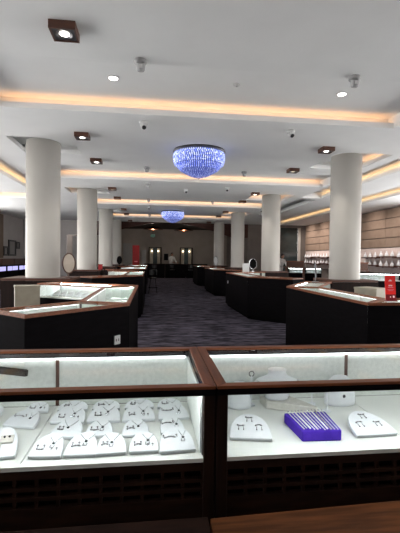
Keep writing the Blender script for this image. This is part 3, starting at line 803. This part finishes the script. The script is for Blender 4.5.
def camera_dome(label, x, y, yaw=0):
    th = thing('ceiling_camera', label, 'camera', (x, y, ZC), 'white eyeball security cameras')
    T = Matrix.Translation((x, y, 0))
    MB().lathe([(.060, ZC - .050), (.074, ZC - .035), (.076, ZC - .001)], 20, T).build('base', 'white_plastic', th, smooth=True)
    MB().ball((x, y - .012, ZC - .075), .056, u=16, v=10).build('eyeball', 'white_plastic', th, smooth=True)
    dv = Vector((yaw, -.62, -.65)).normalized(); c = Vector((x, y - .012, ZC - .075)) + dv * .044
    q = Matrix.Translation(c) @ Vector((0, 0, 1)).rotation_difference(dv).to_matrix().to_4x4()
    MB().lathe([(.036, -.004), (.036, .012), (.030, .016)], 18, q).build('lens', 'black', th)
for x, y, yw, lab in [(-.15, 6.98, .1, 'white eyeball security camera with a black lens under the nearest cove strip'), (2.5, 7.02, .3, 'white eyeball security camera right of the big chandelier'),
                      (1.15, 13.5, 0, 'small security camera on the ceiling behind the big chandelier'), (2.45, 12.9, 0, 'small security camera right behind the second cove strip'),
                      (-.13, 18.3, 0, 'small dark security camera on the ceiling behind the third cove strip'), (5.1, 18.2, 0, 'small dark security camera under the dark ceiling slot on the right')]: camera_dome(lab, x, y, yw)

def chandelier(label, x, y, s):
    th = thing('crystal_chandelier', label, 'chandelier', (x, y, ZC), 'blue crystal chandeliers')
    T = Matrix.Translation((x, y, 0))
    MB().lathe([(.565 * s, ZC - .045 * s), (.575 * s, ZC - .03 * s), (.565 * s, ZC - .001)], 48, T).build('mounting_plate', 'steel_dark', th)
    def beads(rings, name, size, m_):
        mb = MB()
        for r, dz in rings:
            n = max(6, int(2 * PI * r / .046)); ph = random.random()
            for k in range(n):
                a = 2 * PI * (k + ph) / n
                mb.gem((x + r * s * math.cos(a), y + r * s * math.sin(a), ZC - dz * s), .017 * s * size, .030 * s * size)
        mb.build(name, m_, th)
    beads([(.545, .075), (.556, .11), (.56, .145), (.558, .18), (.553, .215), (.545, .25), (.532, .285)], 'upper_crystal_lattice', 1, 'crystal_bright')
    beads([(.48, .318), (.465, .348), (.44, .376), (.41, .402)], 'middle_crystal_lattice', .95, 'crystal')
    beads([(.37, .43), (.325, .458), (.28, .483), (.235, .506), (.185, .529), (.135, .545), (.085, .557), (.04, .565)], 'lower_crystal_lattice', .95, 'crystal_dim')
    MB().lathe([(.0, ZC - .52 * s), (.14 * s, ZC - .49 * s), (.32 * s, ZC - .415 * s), (.42 * s, ZC - .33 * s), (.50 * s, ZC - .26 * s), (.51 * s, ZC - .055 * s)], 36, T).build('light_bowl', 'blue_led', th, smooth=True)
    MB().lathe([(.0, ZC - .615 * s), (.014 * s, ZC - .60 * s), (.0, ZC - .58 * s)], 12, T).build('finial', 'chrome', th)
chandelier('large blue crystal chandelier hanging over the middle of the aisle', 1.02, 8.7, 1.0)
chandelier('small-looking blue crystal chandelier farther down the aisle', 1.05, 19.95, 1.0)

# ------------------------------------------------------------------ table mirrors, signs
def mirror(label, x, y, z, w_, h_, rot, m_='mirror_beige', fr='wood_mid'):
    th = thing('table_mirror', label, 'mirror', (x, y, z), 'oval table mirrors')
    T = Matrix.Translation((x, y, z)) @ Matrix.Rotation(R(rot), 4, 'Z')
    MB().lathe([(.07, .0005), (.07, .010), (.02, .018)], 20, T).build('base', fr, th)
    a = T @ Vector((0, 0, .015)); b = T @ Vector((0, .004, .11))
    MB().tube([a, b], .009, 8).build('stem', fr, th)
    Q = T @ Matrix.Translation((0, 0, .10 + h_ / 2)) @ Matrix.Rotation(R(90 - 6), 4, 'X')
    MB().lathe([(1.0, -.008), (1.0, .006)], 32, Q, w_ / 2 - .012, h_ / 2 - .012).build('mirror_glass', m_, th)
    ring = []
    n = 32
    pts = [Q @ Vector(((w_ / 2) * math.cos(2 * PI * k / n), (h_ / 2) * math.sin(2 * PI * k / n), 0)) for k in range(n + 1)]
    MB().tube(pts, .012, 6).build('frame', fr, th)
mirror('oval table mirror with a beige reflection before the nearest left column', -1.66, 8.32, 1.12, .24, .40, 10)
p = (-1.68, 21.43); mirror('small black oval table mirror on the far left counters', p[0], p[1], 1.10, .26, .42, 0, 'matte_black', 'matte_black')
p = (3.60, 13.80); mirror('black oval table mirror beside the white card, before the second right column', p[0], p[1], 1.10, .27, .36, 0, 'matte_black', 'silver')
p = on_top('third', 'right', 2, .5, .5); mirror('grey oval table mirror on the third right island', p[0], p[1], 1.10, .26, .46, 30, 'grey_plastic', 'steel_dark')
p = on_top('nearest', 'right', 2, .16, .45); mirror('slim table mirror seen edge-on before the nearest right column', p[0], p[1], 1.10, .20, .30, 72, 'grey_plastic', 'steel_dark')
def card(label, x, y, z, w_, h_, rot, m_):
    th = thing('card_stand', label, 'card stand', (x, y, z), None)
    T = Matrix.Translation((x, y, z)) @ Matrix.Rotation(R(rot), 4, 'Z')
    MB().prism([(-w_ / 2, -.03), (w_ / 2, -.03), (w_ / 2, .05), (-w_ / 2, .05)], .0005, .012, T).build('foot', 'white_plastic', th)
    MB().prism([(-w_ / 2, -.006), (w_ / 2, -.006), (w_ / 2, .006), (-w_ / 2, .006)], .0125, h_, T @ Matrix.Rotation(R(-8), 4, 'X')).build('card', m_, th)
p = (3.30, 13.60); card('blank white card on the second right island', p[0], p[1], 1.10, .24, .30, 0, 'white_plastic')
# red sign
x, y, z = 2.655, 4.12, 1.10
th = thing('counter_sign', 'red counter sign with white print on the nearest right island', 'sign', (x, y, z))
T = Matrix.Translation((x, y, z)) @ Matrix.Rotation(R(-6), 4, 'Z')
MB().prism([(-.06, -.03), (.06, -.03), (.06, .05), (-.06, .05)], .0005, .010, T).build('foot', 'maroon', th)
Q = T @ Matrix.Rotation(R(-7), 4, 'X')
MB().prism([(-.058, -.004), (.058, -.004), (.058, .004), (-.058, .004)], .0105, .285, Q).build('panel', 'red', th)
def strip(mb, x0, x1, z0, z1): mb.prism([(x0, -.0062), (x1, -.0062), (x1, -.0041), (x0, -.0041)], z0, z1, Q)
mb = MB(); strip(mb, -.058, .058, .011, .075); mb.build('lower_band', 'maroon', th)
mb = MB()   # little logo and illegible print, as far as it can be made out
strip(mb, -.020, .018, .222, .228); strip(mb, -.006, .004, .229, .240); strip(mb, -.014, -.009, .229, .234); strip(mb, .008, .013, .229, .234)
for i, (a, b) in enumerate(((-.020, -.009), (-.006, .004), (.007, .020))): strip(mb, a, b, .166 + .003 * (i % 2), .180)
mb.build('emblem', 'print_white', th)
mb = MB(); strip(mb, -.028, .030, .148, .157); mb.build('title_line', 'print_pink', th)
mb = MB(); 
for i in range(6): strip(mb, -.034 + i * .0125, -.024 + i * .0125, .124, .130)
for i in range(4): strip(mb, -.024 + i * .0125, -.014 + i * .0125, .114, .119)
mb.build('small_print', 'print_pink', th)
mb = MB()
for a, b, c, d_ in ((-.010, .000, .040, .052), (.022, .040, .038, .060)): mb.prism([(a, -.0076), (b, -.0076), (b, -.0063), (a, -.0063)], c, d_, Q)
mb.build('corner_mark', 'print_white', th)
# red gift box by the second left column
th = thing('gift_box', 'small red box on the cabinet at the second left column', 'box', (-1.73, 13.93, 1.12))
MB().box(-1.79, -1.67, 13.87, 13.99, 1.121, 1.27).build('box', 'red_dark', th); MB().box(-1.795, -1.665, 13.865, 13.995, 1.271, 1.31).build('lid', 'red_dark', th)

# ------------------------------------------------------------------ wall-side lit showcases (lit front glass over a dark body)
def wall_case(label, a, b, depth, lit='white_led', group='lit showcases by the right wall', hutch=None, pads=0):
    x, y = v2(a, b); l = math.hypot(x, y); n = (-y / l, x / l)
    if depth < 0: n = (-n[0], -n[1])
    D = abs(depth); q = [a, b, (b[0] + n[0] * D, b[1] + n[1] * D), (a[0] + n[0] * D, a[1] + n[1] * D)]
    c = (sum(p[0] for p in q) / 4, sum(p[1] for p in q) / 4, 0)
    th = thing('wall_showcase', label, 'showcase', c, group)
    f = inset(q, .003)
    MB().prism(inset(f, .03), 0, .08).build('plinth', 'matte_black', th)
    MB().prism(f, .081, .80).build('body', 'dark', th)
    MB().prism(inset(f, .004), .801, .815).build('deck', 'deck', th)
    i1, i2 = inset(f, .015), inset(f, .028)
    MB().prism([f[0], f[1], i1[1], i1[0]], .816, 1.05).build('front_glass', 'glass', th)
    MB().prism([i1[3], i1[2], f[2], f[3]], .816, 1.05).build('back_panel', 'liner', th)
    for k in (0, 1):
        s = (f[3], f[0], i1[0], i1[3]) if k == 0 else (f[1], f[2], i1[2], i1[1])
        MB().prism(s, .816, 1.05).build('end_panel', 'dark', th)
    MB().prism(f, 1.051, 1.09).build('top', 'dark_wood', th)
    MB().prism([lerp(i1[0], i1[1], .03), lerp(i1[0], i1[1], .97), lerp(i2[0], i2[1], .97), lerp(i2[0], i2[1], .03)], 1.03, 1.045).build('light_strip', lit, th)
    return th, f
def case_pads(f, n, label, group, z=.8155):
    global pad_small
    for k in range(n):
        t = .09 + .82 * (k + .5) / n; p = lerp(lerp(f[0], f[1], t), lerp(f[3], f[2], t), .38)
        ang = math.atan2(f[1][1] - f[0][1], f[1][0] - f[0][0])
        if pad_small is None:
            pad_small = make_pad(2, .13, .13, 38); o = pad_small
            o['label'] = label; o['group'] = group
            o.location = (p[0], p[1], z); o.rotation_euler = (0, 0, ang)
        else:
            copy_tree(pad_small, (p[0], p[1], z), ang, label, group)
_, f = wall_case('lit showcase standing crosswise behind the red sign', (7.55, 14.05), (9.1, 13.45), .5)
case_pads(f, 7, 'small white jewelry pad in the lit showcase behind the red sign', 'pads in the showcase behind the red sign')
_, f = wall_case('lit showcase by the right wall, left one of the far pair', (7.72, 21.75), (8.55, 21.35), .5)
case_pads(f, 4, 'small white jewelry pad in the left one of the far lit pair', 'pads in the left case of the far pair')
_, f = wall_case('lit showcase by the right wall, right one of the far pair', (8.57, 21.33), (9.35, 20.95), .5)
case_pads(f, 4, 'small white jewelry pad in the right one of the far lit pair', 'pads in the right case of the far pair')
# pads seen through the staff-side glass of the nearest islands
for key, n, lab in ((('nearest', 'left', 2), 8, 'small white jewelry pad behind the lit rear glass of the nearest left island'), (('nearest', 'right', 2), 6, 'small white jewelry pad behind the lit rear glass of the nearest right island')):
    f = feet[key][1]
    f2 = [f[2], f[3], f[0], f[1]]     # seen from the staff side
    case_pads(f2, n, lab, lab.replace('small white jewelry pad', 'pads'), DZ + .0005)

# wooden screens standing behind those showcases
def screen(label, x, y, w_, rot):
    th = thing('wooden_screen', label, 'screen', (x, y, 0), 'wooden screens by the right wall')
    T = Matrix.Translation((x, y, 0)) @ Matrix.Rotation(R(rot), 4, 'Z')
    MB().prism([(-w_ / 2, -.03), (w_ / 2, -.03), (w_ / 2, .03), (-w_ / 2, .03)], 1.14, 1.44, T).build('panel', 'wood_mid', th)
    for s in (-1, 1): MB().prism([(s * w_ / 2 - .06, -.04), (s * w_ / 2 + .06, -.04), (s * w_ / 2 + .06, .04), (s * w_ / 2 - .06, .04)], 0, 1.135, T).build('post', 'wood_mid', th)
    MB().prism([(-w_ / 2 - .02, -.05), (w_ / 2 + .02, -.05), (w_ / 2 + .02, .05), (-w_ / 2 - .02, .05)], 1.441, 1.47, T).build('cap', 'wood', th)
screen('reddish wooden screen behind the lit case at the red sign', 7.95, 14.75, 1.0, -12)
screen('reddish wooden screen above the far pair of lit cases', 7.62, 20.4, .90, -20)

# shelves and busts on the right wall
def shelf(label, y0, y1, z):
    n = 10
    th = thing('wall_shelf', label, 'shelf', (XR - .03, (y0 + y1) / 2, z), 'wavy wall shelves on the right')
    mb = MB(); front = []
    for k in range(n + 1):
        t = k / n; front.append((XR - .26 - .07 * math.sin(t * 2 * PI), y0 + (y1 - y0) * t))
    mb.prism(front + [(XR - .032, y1), (XR - .032, y0)], z - .045, z).build('board', 'wood_mid', th)
    mb = MB()
    for t in (.2, .8): mb.box(XR - .14, XR - .032, y0 + (y1 - y0) * t - .01, y0 + (y1 - y0) * t + .01, z - .09, z - .046)
    mb.build('bracket', 'chrome', th)
bust_proto = None
def small_bust(x, y, z, label, group, s=1.0):
    global bust_proto
    if bust_proto is None:
        th = thing('wall_bust', label, 'display bust', (x, y, z), group)
        T = Matrix.Translation((x, y, z))
        MB().lathe([(.10, .0005), (.11, .02), (.105, .07), (.085, .12), (.06, .15), (.036, .18), (.030, .22), (.032, .245), (.0, .252)], 16, T, .62, 1.0).build('neck_form', 'leather', th, smooth=True)
        pts = [(x - .058 * math.cos(a) * 1.0, y + .075 * math.sin(a), z + .125 - .045 * math.cos(a)) for a in [-1.3 + 2.6 * k / 8 for k in range(9)]]
        MB().tube(pts, .003, 5).build('necklace', 'gunmetal', th)
        bust_proto = th
    else:
        copy_tree(bust_proto, (x, y, z), None, label, group)
ords = ['first', 'second', 'third', 'fourth', 'fifth', 'sixth', 'seventh', 'eighth', 'ninth', 'tenth', 'eleventh', 'twelfth']
def shelf_run(where, y0, y1, nseg):
    L_ = (y1 - y0) / nseg
    for row, zb in (('upper', 1.70), ('lower', 1.30)):
        for k in range(nseg):
            z = zb + (.04 if (k + (row == 'lower')) % 2 else 0)
            a, b = y0 + k * L_ + .02, y0 + (k + 1) * L_ - .02
            shelf(f'wavy brown {row} shelf {where}, {ords[k]} from the viewer', a, b, z)
            m_ = max(2, round((b - a) / .42))
            for j in range(m_):
                small_bust(XR - .16, a + (b - a) * (j + .5) / m_, z, f'small white necklace bust on the {row} wall shelves {where}', f'busts on the {row} shelves {where}')
shelf_run('right of the nearest right column', 14.6, 18.6, 3)
shelf_run('between the two nearest right columns', 20.0, 26.2, 5)

# ------------------------------------------------------------------ left wall
def left_case(label, y0, y1):
    th, f = wall_case(label, (-7.0, y0), (-7.0, y1), .5, 'screen', 'violet-lit showcases by the left wall')
    return th
M['violet'] = M['screen']
for k in range(6):
    y0 = 15.2 + k * 1.75
    lab = f'violet-lit wall showcase, {ords[k]} from the viewer along the left wall'
    th = thing('media_cabinet', lab, 'cabinet', (-7.25, y0 + .85, 0), 'violet-lit cabinets along the left wall')
    x0, x1, ya, yb = -7.5, -7.0, y0 + .02, y0 + 1.70
    MB().box(x0 + .03, x1 - .03, ya + .03, yb - .03, 0, .08).build('plinth', 'matte_black', th)
    MB().box(x0, x1, ya, yb, .081, .80).build('body', 'dark', th)
    MB().box(x0, x1 - .03, ya, yb, .801, 1.07).build('display_box', 'dark', th)
    for a, b in ((.06, .42), (.47, .94)): MB().box(x1 - .029, x1 - .018, ya + (yb - ya) * a, ya + (yb - ya) * b, .83, 1.04).build('lit_pane', 'screen', th)
    MB().box(x0, x1 + .01, ya, yb, 1.071, 1.11).build('top', 'dark_wood', th)
    MB().box(x0, x0 + .25, ya, yb, 1.111, 1.42).build('upstand', 'wood_mid', th)
def frame(label, y0, y1, z0, z1):
    th = thing('picture_frame', label, 'picture', (XL, (y0 + y1) / 2, z0), 'frames on the left wall')
    t = .09 + .1 * 0
    mb = MB()
    mb.box(XL + .001, XL + .05, y0, y1, z0, z0 + .09); mb.box(XL + .001, XL + .05, y0, y1, z1 - .09, z1)
    mb.box(XL + .001, XL + .05, y0, y0 + .16, z0 + .09, z1 - .09); mb.box(XL + .001, XL + .05, y1 - .16, y1, z0 + .09, z1 - .09)
    mb.build('frame', 'black', th)
    MB().box(XL + .001, XL + .02, y0 + .161, y1 - .161, z0 + .091, z1 - .091).build('print', 'door_pale', th)
frame('tallest dark frame with a pale print, in the middle of the left wall cluster', 23.75, 25.0, 1.57, 2.49)
frame('dark frame lowest in the left wall cluster', 23.0, 23.68, 1.57, 2.10)
frame('smallest dark frame, upper right of the left wall cluster', 25.06, 25.68, 2.0, 2.43)
struct(MB().box(XL, XL + .05, 20.31, 22.9, 1.45, 3.82).build('trim_4', 'panel'))

# ------------------------------------------------------------------ far end of the aisle
def far_counter(label, x0, x1):
    th = thing('service_counter', label, 'counter', ((x0 + x1) / 2, 31.2, 0), 'dark service counters at the far end')
    MB().box(x0 + .02, x1 - .02, 31.05, 31.45, 0, .10).build('plinth', 'matte_black', th)
    MB().box(x0, x1, 31.0, 31.5, .101, 1.05).build('body', 'dark', th)
    MB().box(x0 - .01, x1 + .01, 30.97, 31.52, 1.051, 1.10).build('worktop', 'dark_wood', th)
far_counter('dark service counter under the left-hand lit mirror at the far end', -.55, 1.05)
far_counter('dark service counter in front of the standing person at the far end', 1.09, 2.7)
far_counter('dark service counter under the right-hand lit mirror at the far end', 2.74, 4.4)
def mirror_unit(label, x0):
    th = thing('mirror_cabinet', label, 'mirror cabinet', (x0 + .5, 33.85, 0), 'lit mirror cabinets')
    y0, y1 = 33.70, 33.98
    MB().box(x0, x0 + 1.08, y0, y1, 0, .95).build('base_cabinet', 'dark', th)
    for a, b in ((0, .07), (.98, 1.08)): MB().box(x0 + a, x0 + b, y0, y1, .951, 2.40).build('side', 'dark_wood', th)
    MB().box(x0, x0 + 1.08, y0, y1, 2.401, 2.46).build('cornice', 'dark_wood', th)
    for a, b in ((.071, .36), (.72, .979)): MB().box(x0 + a, x0 + b, y0 + .14, y1, .951, 2.40).build('side_panel', 'cream', th)
    MB().box(x0 + .361, x0 + .719, y0 + .16, y1, .951, 2.40).build('mirror_glass', 'teal_glass', th)
    for a in (.26, .80): MB().lathe([(.0, 2.06), (.05, 2.09), (.055, 2.17), (.0, 2.2)], 12, Matrix.Translation((x0 + a, y0 + .06, 0))).build('sconce', 'sconce', th, smooth=True)
mirror_unit('mirror cabinet with two glowing sconces, left of the standing person', -.22)
mirror_unit('mirror cabinet with two glowing sconces, right of the standing person', 2.42)
th = thing('wall_picture', 'small black framed panel between the two lit mirror cabinets', 'picture', (1.25, 33.95, 1.5))
MB().box(1.06, 1.44, 33.93, 33.99, 1.35, 1.92).build('frame', 'black', th); MB().box(1.10, 1.40, 33.915, 33.929, 1.39, 1.88).build('panel', 'matte_black', th)
th = thing('red_banner', 'tall red display banner at the far left end of the aisle', 'banner', (-1.16, 30.5, 0))
MB().box(-1.44, -.88, 30.35, 30.65, 0, .09).build('base', 'black', th); MB().box(-1.42, -.90, 30.48, 30.53, .091, 2.48).build('panel', 'red_dark', th)
MB().box(-1.28, -1.04, 30.474, 30.479, 1.22, 1.30).build('print_line', 'print_pink', th)
for lab, x0, x1, z1 in (('pale grey panel standing right of the red banner', -.80, -.42, 2.2), ):
    th = thing('display_panel', lab, 'panel', ((x0 + x1) / 2, 33.5, 0)); MB().box(x0, x1, 33.45, 33.5, .06, z1).build('panel', 'door_pale', th); MB().box(x0 - .02, x1 + .02, 33.35, 33.6, 0, .059).build('foot', 'black', th)
def pendant(label, x, y, z):
    th = thing('dome_pendant', label, 'pendant light', (x, y, 4.0), 'wide dome pendants at the far end')
    T = Matrix.Translation((x, y, z))
    MB().tube([(x, y, 3.999), (x, y, z + .20)], .015, 8).build('rod', 'black', th)
    MB().lathe([(.08, .20), (.30, .15), (.55, .05), (.72, -.03), (.70, -.04), (.53, .03), (.29, .12), (.08, .16)], 36, T).build('shade', 'dark_wood', th, smooth=True)
    MB().lathe([(.0, -.08), (.26, -.05), (.44, .01), (.36, .08), (.0, .12)], 28, T).build('copper_bowl', 'copper', th, smooth=True)
    MB().lathe([(.0, -.12), (.06, -.105), (.05, -.09), (.0, -.082)], 14, T).build('bulb', 'ember', th)
pendant('copper-lit dome pendant on the left at the far end', .12, 28.6, 3.62)
pendant('copper-lit dome pendant on the right at the far end', 2.30, 28.6, 3.58)
th = thing('exit_sign', 'small dim green sign hanging under the left dome pendant', 'sign', (.10, 29.6, 4.0))
MB().box(-.06, .26, 29.58, 29.62, 3.08, 3.30).build('panel', 'exit', th); MB().tube([(.1, 29.6, 3.30), (.1, 29.6, 3.999)], .01, 6).build('rod', 'black', th)

# stools
stool_proto = None
def stool(label, x, y, rot, group='dark stools at the counters'):
    global stool_proto
    if stool_proto is None:
        th = thing('bar_stool', label, 'stool', (x, y, 0), group)
        T = Matrix.Translation((x, y, 0))
        MB().lathe([(.0, .62), (.17, .62), (.185, .65), (.175, .69), (.0, .70)], 24, T).build('seat', 'black', th, smooth=True)
        for sx in (-1, 1):
            for sy in (-1, 1): MB().tube([(x + .10 * sx, y + .10 * sy, .625), (x + .18 * sx, y + .18 * sy, .0)], .013, 8).build('leg', 'matte_black', th)
        MB().tube([(x + .205 * math.cos(2 * PI * k / 20), y + .205 * math.sin(2 * PI * k / 20), .24) for k in range(21)], .010, 6).build('footrest', 'matte_black', th)
        pts = [(x + .17 * math.cos(a), y + .17 * math.sin(a), .0) for a in [R(20 + 140 * k / 8) for k in range(9)]]
        mb = MB()
        for a, b in zip(pts, pts[1:]):
            n1 = ((a[0] - x) * .12, (a[1] - y) * .12); n2 = ((b[0] - x) * .12, (b[1] - y) * .12)
            mb.prism([a[:2], b[:2], (b[0] + n2[0], b[1] + n2[1]), (a[0] + n1[0], a[1] + n1[1])], .78, 1.02)
        mb.build('backrest', 'black', th)
        for a in (pts[1], pts[-2]): MB().tube([(a[0], a[1], .66), (a[0] * .99 + x * .01, a[1], .80)], .010, 6).build('back_post', 'matte_black', th)
        stool_proto = th
    else: copy_tree(stool_proto, (x, y, 0), R(rot), label, group)
stool('dark stool beside the third left island, legs showing in the aisle', .08, 17.6, 0)
stool('dark stool at the left end of the far service counter', .25, 30.4, 0)
stool('dark stool in the middle of the far service counter', 1.6, 30.4, 20)
stool('dark stool at the right end of the far service counter', 3.0, 30.3, -15)
stool('dark stool with its back to the far right counters', 3.3, 28.8, 100)
stool('dark stool before the right-hand lit mirror cabinet', 4.0, 29.6, 160)

# ------------------------------------------------------------------ people
def person(label, x, y, face, h=2.0, lean=0.0, shirt='shirt', arm=(0.25, 0.35)):
    """standing figure; `face` = heading of the body (degrees, 0 looks along -y)"""
    s = h / 1.75
    th = thing('person', label, 'person', (x, y, 0))
    T = Matrix.Translation((x, y, 0)) @ Matrix.Rotation(R(face), 4, 'Z') @ Matrix.Scale(s, 4)
    W = lambda p: T @ Vector(p)
    def limb(mb, pts, rads, seg=10):
        mb.tube([W(p) for p in pts], [r * s for r in rads], seg)
        for p, r in zip(pts, rads): mb.ball(W(p), r * s * .99, u=seg, v=7)
    fwd = lambda z, d: (0, -d, z)
    L1 = lean
    neck = (0, -.02 - L1 * .35, 1.48); headc = (0, -.05 - L1 * .45, 1.635)
    body = MB()
    limb(body, [(0, 0, .95), (0, -.01 - L1 * .1, 1.15), (0, -.02 - L1 * .28, 1.36), neck, (0, -.03 - L1 * .4, 1.56)], [.145, .125, .145, .062, .058], 16)
    body.ball(W(headc), .105 * s, (.80, .95, 1.14), 18, 14)
    body.ball(W((headc[0], headc[1] - .098, headc[2] - .01)), .017 * s, (.7, 1, 1.3))               # nose
    body.ball(W((headc[0], headc[1] - .085, headc[2] - .055)), .022 * s, (1.1, .5, .35))             # mouth
    for sx in (-1, 1):
        body.ball(W((headc[0] + sx * .086, headc[1] + .005, headc[2] - .005)), .024 * s, (.4, .8, 1.3))   # ears
        sh = (sx * .19, -.02 - L1 * .3, 1.40); el = (sx * .25, -.06 - arm[0] * .5 - L1 * .3, 1.12); wr = (sx * .17, -.10 - arm[1] - L1 * .3, 1.06)
        limb(body, [(0, -.02 - L1 * .3, 1.38), sh, el, wr], [.075, .062, .046, .030])
        palm = (wr[0] - sx * .012, wr[1] - .055, wr[2] - .015)
        body.tube([W(wr), W(palm), W((palm[0], palm[1] - .035, palm[2] - .008))], [.028 * s, .036 * s, .030 * s], 8)
        for k, ln in enumerate((.062, .072, .068, .052)):
            ox = (k - 1.5) * .017
            limb(body, [(palm[0] + ox, palm[1] - .030, palm[2] - .006), (palm[0] + ox * 1.1, palm[1] - .030 - ln * .55, palm[2] - .018), (palm[0] + ox * 1.1, palm[1] - .030 - ln * .85, palm[2] - .042)], [.0095, .009, .0075], 6)
        limb(body, [(palm[0] - sx * .030, palm[1] + .015, palm[2]), (palm[0] - sx * .052, palm[1] - .015, palm[2] - .010), (palm[0] - sx * .050, palm[1] - .040, palm[2] - .022)], [.011, .010, .008], 6)
        limb(body, [(sx * .09, 0, .93), (sx * .10, -.01, .52), (sx * .10, .01, .10), (sx * .10, -.04, .045), (sx * .10, -.14, .035)], [.092, .062, .044, .040, .032])
    b = body.build('body', 'skin', th, smooth=True)
    m = b.modifiers.new('remesh', 'REMESH'); m.mode = 'VOXEL'; m.voxel_size = .012 * s * SC; m.use_smooth_shade = True
    mb = MB(); mb.ball(W((headc[0], headc[1] + .022, headc[2] + .028)), .112 * s, (.86, .95, 1.06), 18, 12)
    mb.ball(W((headc[0], headc[1] + .06, headc[2] - .05)), .08 * s, (.9, .7, 1.0)); mb.build('hair', 'hair', th, smooth=True)
    mb = MB()
    for sx in (-1, 1): mb.ball(W((headc[0] + sx * .034, headc[1] - .090, headc[2] + .012)), .012 * s, (1.2, .6, .7))
    mb.build('eyes', 'black', th)
    mb = MB(); limb(mb, [(0, 0, .90), (0, -.01 - L1 * .1, 1.15), (0, -.02 - L1 * .28, 1.37), (0, -.02 - L1 * .33, 1.455)], [.165, .148, .165, .078], 16)
    for sx in (-1, 1):
        sh = (sx * .19, -.02 - L1 * .3, 1.40); el = (sx * .25, -.06 - arm[0] * .5 - L1 * .3, 1.12); wr = (sx * .19, -.08 - arm[1] * .8 - L1 * .3, 1.075)
        limb(mb, [(0, -.02 - L1 * .3, 1.385), sh, el, wr], [.085, .075, .058, .043])
    o = mb.build('shirt', shirt, th, smooth=True); m = o.modifiers.new('remesh', 'REMESH'); m.mode = 'VOXEL'; m.voxel_size = .014 * s * SC; m.use_smooth_shade = True
    mb = MB()
    for sx in (-1, 1): limb(mb, [(0, 0, .92), (sx * .09, 0, .88), (sx * .10, -.01, .52), (sx * .10, .01, .08)], [.155, .108, .078, .062])
    o = mb.build('trousers', 'trousers', th, smooth=True); m = o.modifiers.new('remesh', 'REMESH'); m.mode = 'VOXEL'; m.voxel_size = .014 * s * SC; m.use_smooth_shade = True
    mb = MB()
    for sx in (-1, 1): limb(mb, [(sx * .10, .02, .04), (sx * .10, -.10, .04), (sx * .10, -.15, .034)], [.045, .045, .034])
    mb.build('shoes', 'black', th, smooth=True)
person('dark-haired person in a white shirt standing behind the far service counter', 1.62, 32.4, 35, 1.98, .1)
person('dark-haired person in a white shirt by the teal window, leaning over the counter', 7.35, 22.1, 25, 1.86, .35)

# ------------------------------------------------------------------ light of the place, and added wall spots
world = bpy.data.worlds.new('world'); scene.world = world; world.use_nodes = True
bg = world.node_tree.nodes['Background']; bg.inputs['Color'].default_value = (1.0, 0.985, 0.96, 1); bg.inputs['Strength'].default_value = 4.5
def lamp(kind, name, loc, energy, color, **kw):
    l = bpy.data.lights.new(name, kind); l.energy = energy; l.color = color
    for k, v in kw.items(): setattr(l, k, v)
    o = bpy.data.objects.new(name, l); COL.objects.link(o); o.location = loc
    return o
for x, y, lit, lab in spots:
    if lit: lamp('SPOT', 'spot_beam', (x, y, ZC - .10), 30, (1.0, .92, .82), spot_size=R(85), spot_blend=.7, shadow_soft_size=.04)
for x, y in ((-.565, 5.84), (2.90, 5.875)): lamp('SPOT', 'downlight_beam', (x, y, ZU - .03), 40, (1.0, .95, .88), spot_size=R(110), spot_blend=.8, shadow_soft_size=.06)
for y in (15.6, 17.6, 21.0, 23.2, 25.2): lamp('SPOT', 'added_wall_spot', (XR - 1.5, y, ZC - .05), 150 if y < 19 else 240, (1.0, .86, .78), spot_size=R(125), spot_blend=1.0, shadow_soft_size=.05).rotation_euler = (0, R(-38), 0)  # added spots without fixtures, brightening the right-hand panels and niche
for x, z in ((.12, 3.22), (2.30, 3.18)): lamp('POINT', 'pendant_bulb', (x, 28.6, z), 42, (1.0, .86, .74), shadow_soft_size=.08)
lamp('SPOT', 'window_spot', (9.3, YB - .25, ZC - .06), 25, (.8, .95, 1.0), spot_size=R(80), spot_blend=.9, shadow_soft_size=.05)

# ------------------------------------------------------------------ camera
cam = bpy.data.cameras.new('camera'); co = bpy.data.objects.new('camera', cam); COL.objects.link(co)
rot = Matrix((CR_, CU_, -CF_)).transposed()
co.matrix_world = Matrix.Translation((0, 0, HC)) @ rot.to_4x4()
cam.sensor_fit = 'HORIZONTAL'; cam.sensor_width = 36; cam.lens = FPX / 400 * 36; cam.clip_start = .01; cam.clip_end = 200
scene.camera = co

# plan units -> metres
S4 = Matrix.Scale(SC, 4)
for me in bpy.data.meshes: me.transform(S4)
for o in COL.objects: o.location = o.location * SC
for l in bpy.data.lights: l.energy *= SC * SC; l.shadow_soft_size *= SC

scene.view_settings.view_transform = 'Standard'; scene.view_settings.look = 'None'
scene.view_settings.exposure = 0.3; scene.view_settings.gamma = 1.0; scene.view_settings.use_curve_mapping = False
scene.cycles.max_bounces = 8; scene.cycles.diffuse_bounces = 4; scene.cycles.glossy_bounces = 4; scene.cycles.transparent_max_bounces = 24
scene.cycles.use_denoising = True; scene.cycles.sample_clamp_indirect = 4.0
scene.cycles.caustics_reflective = False; scene.cycles.caustics_refractive = False
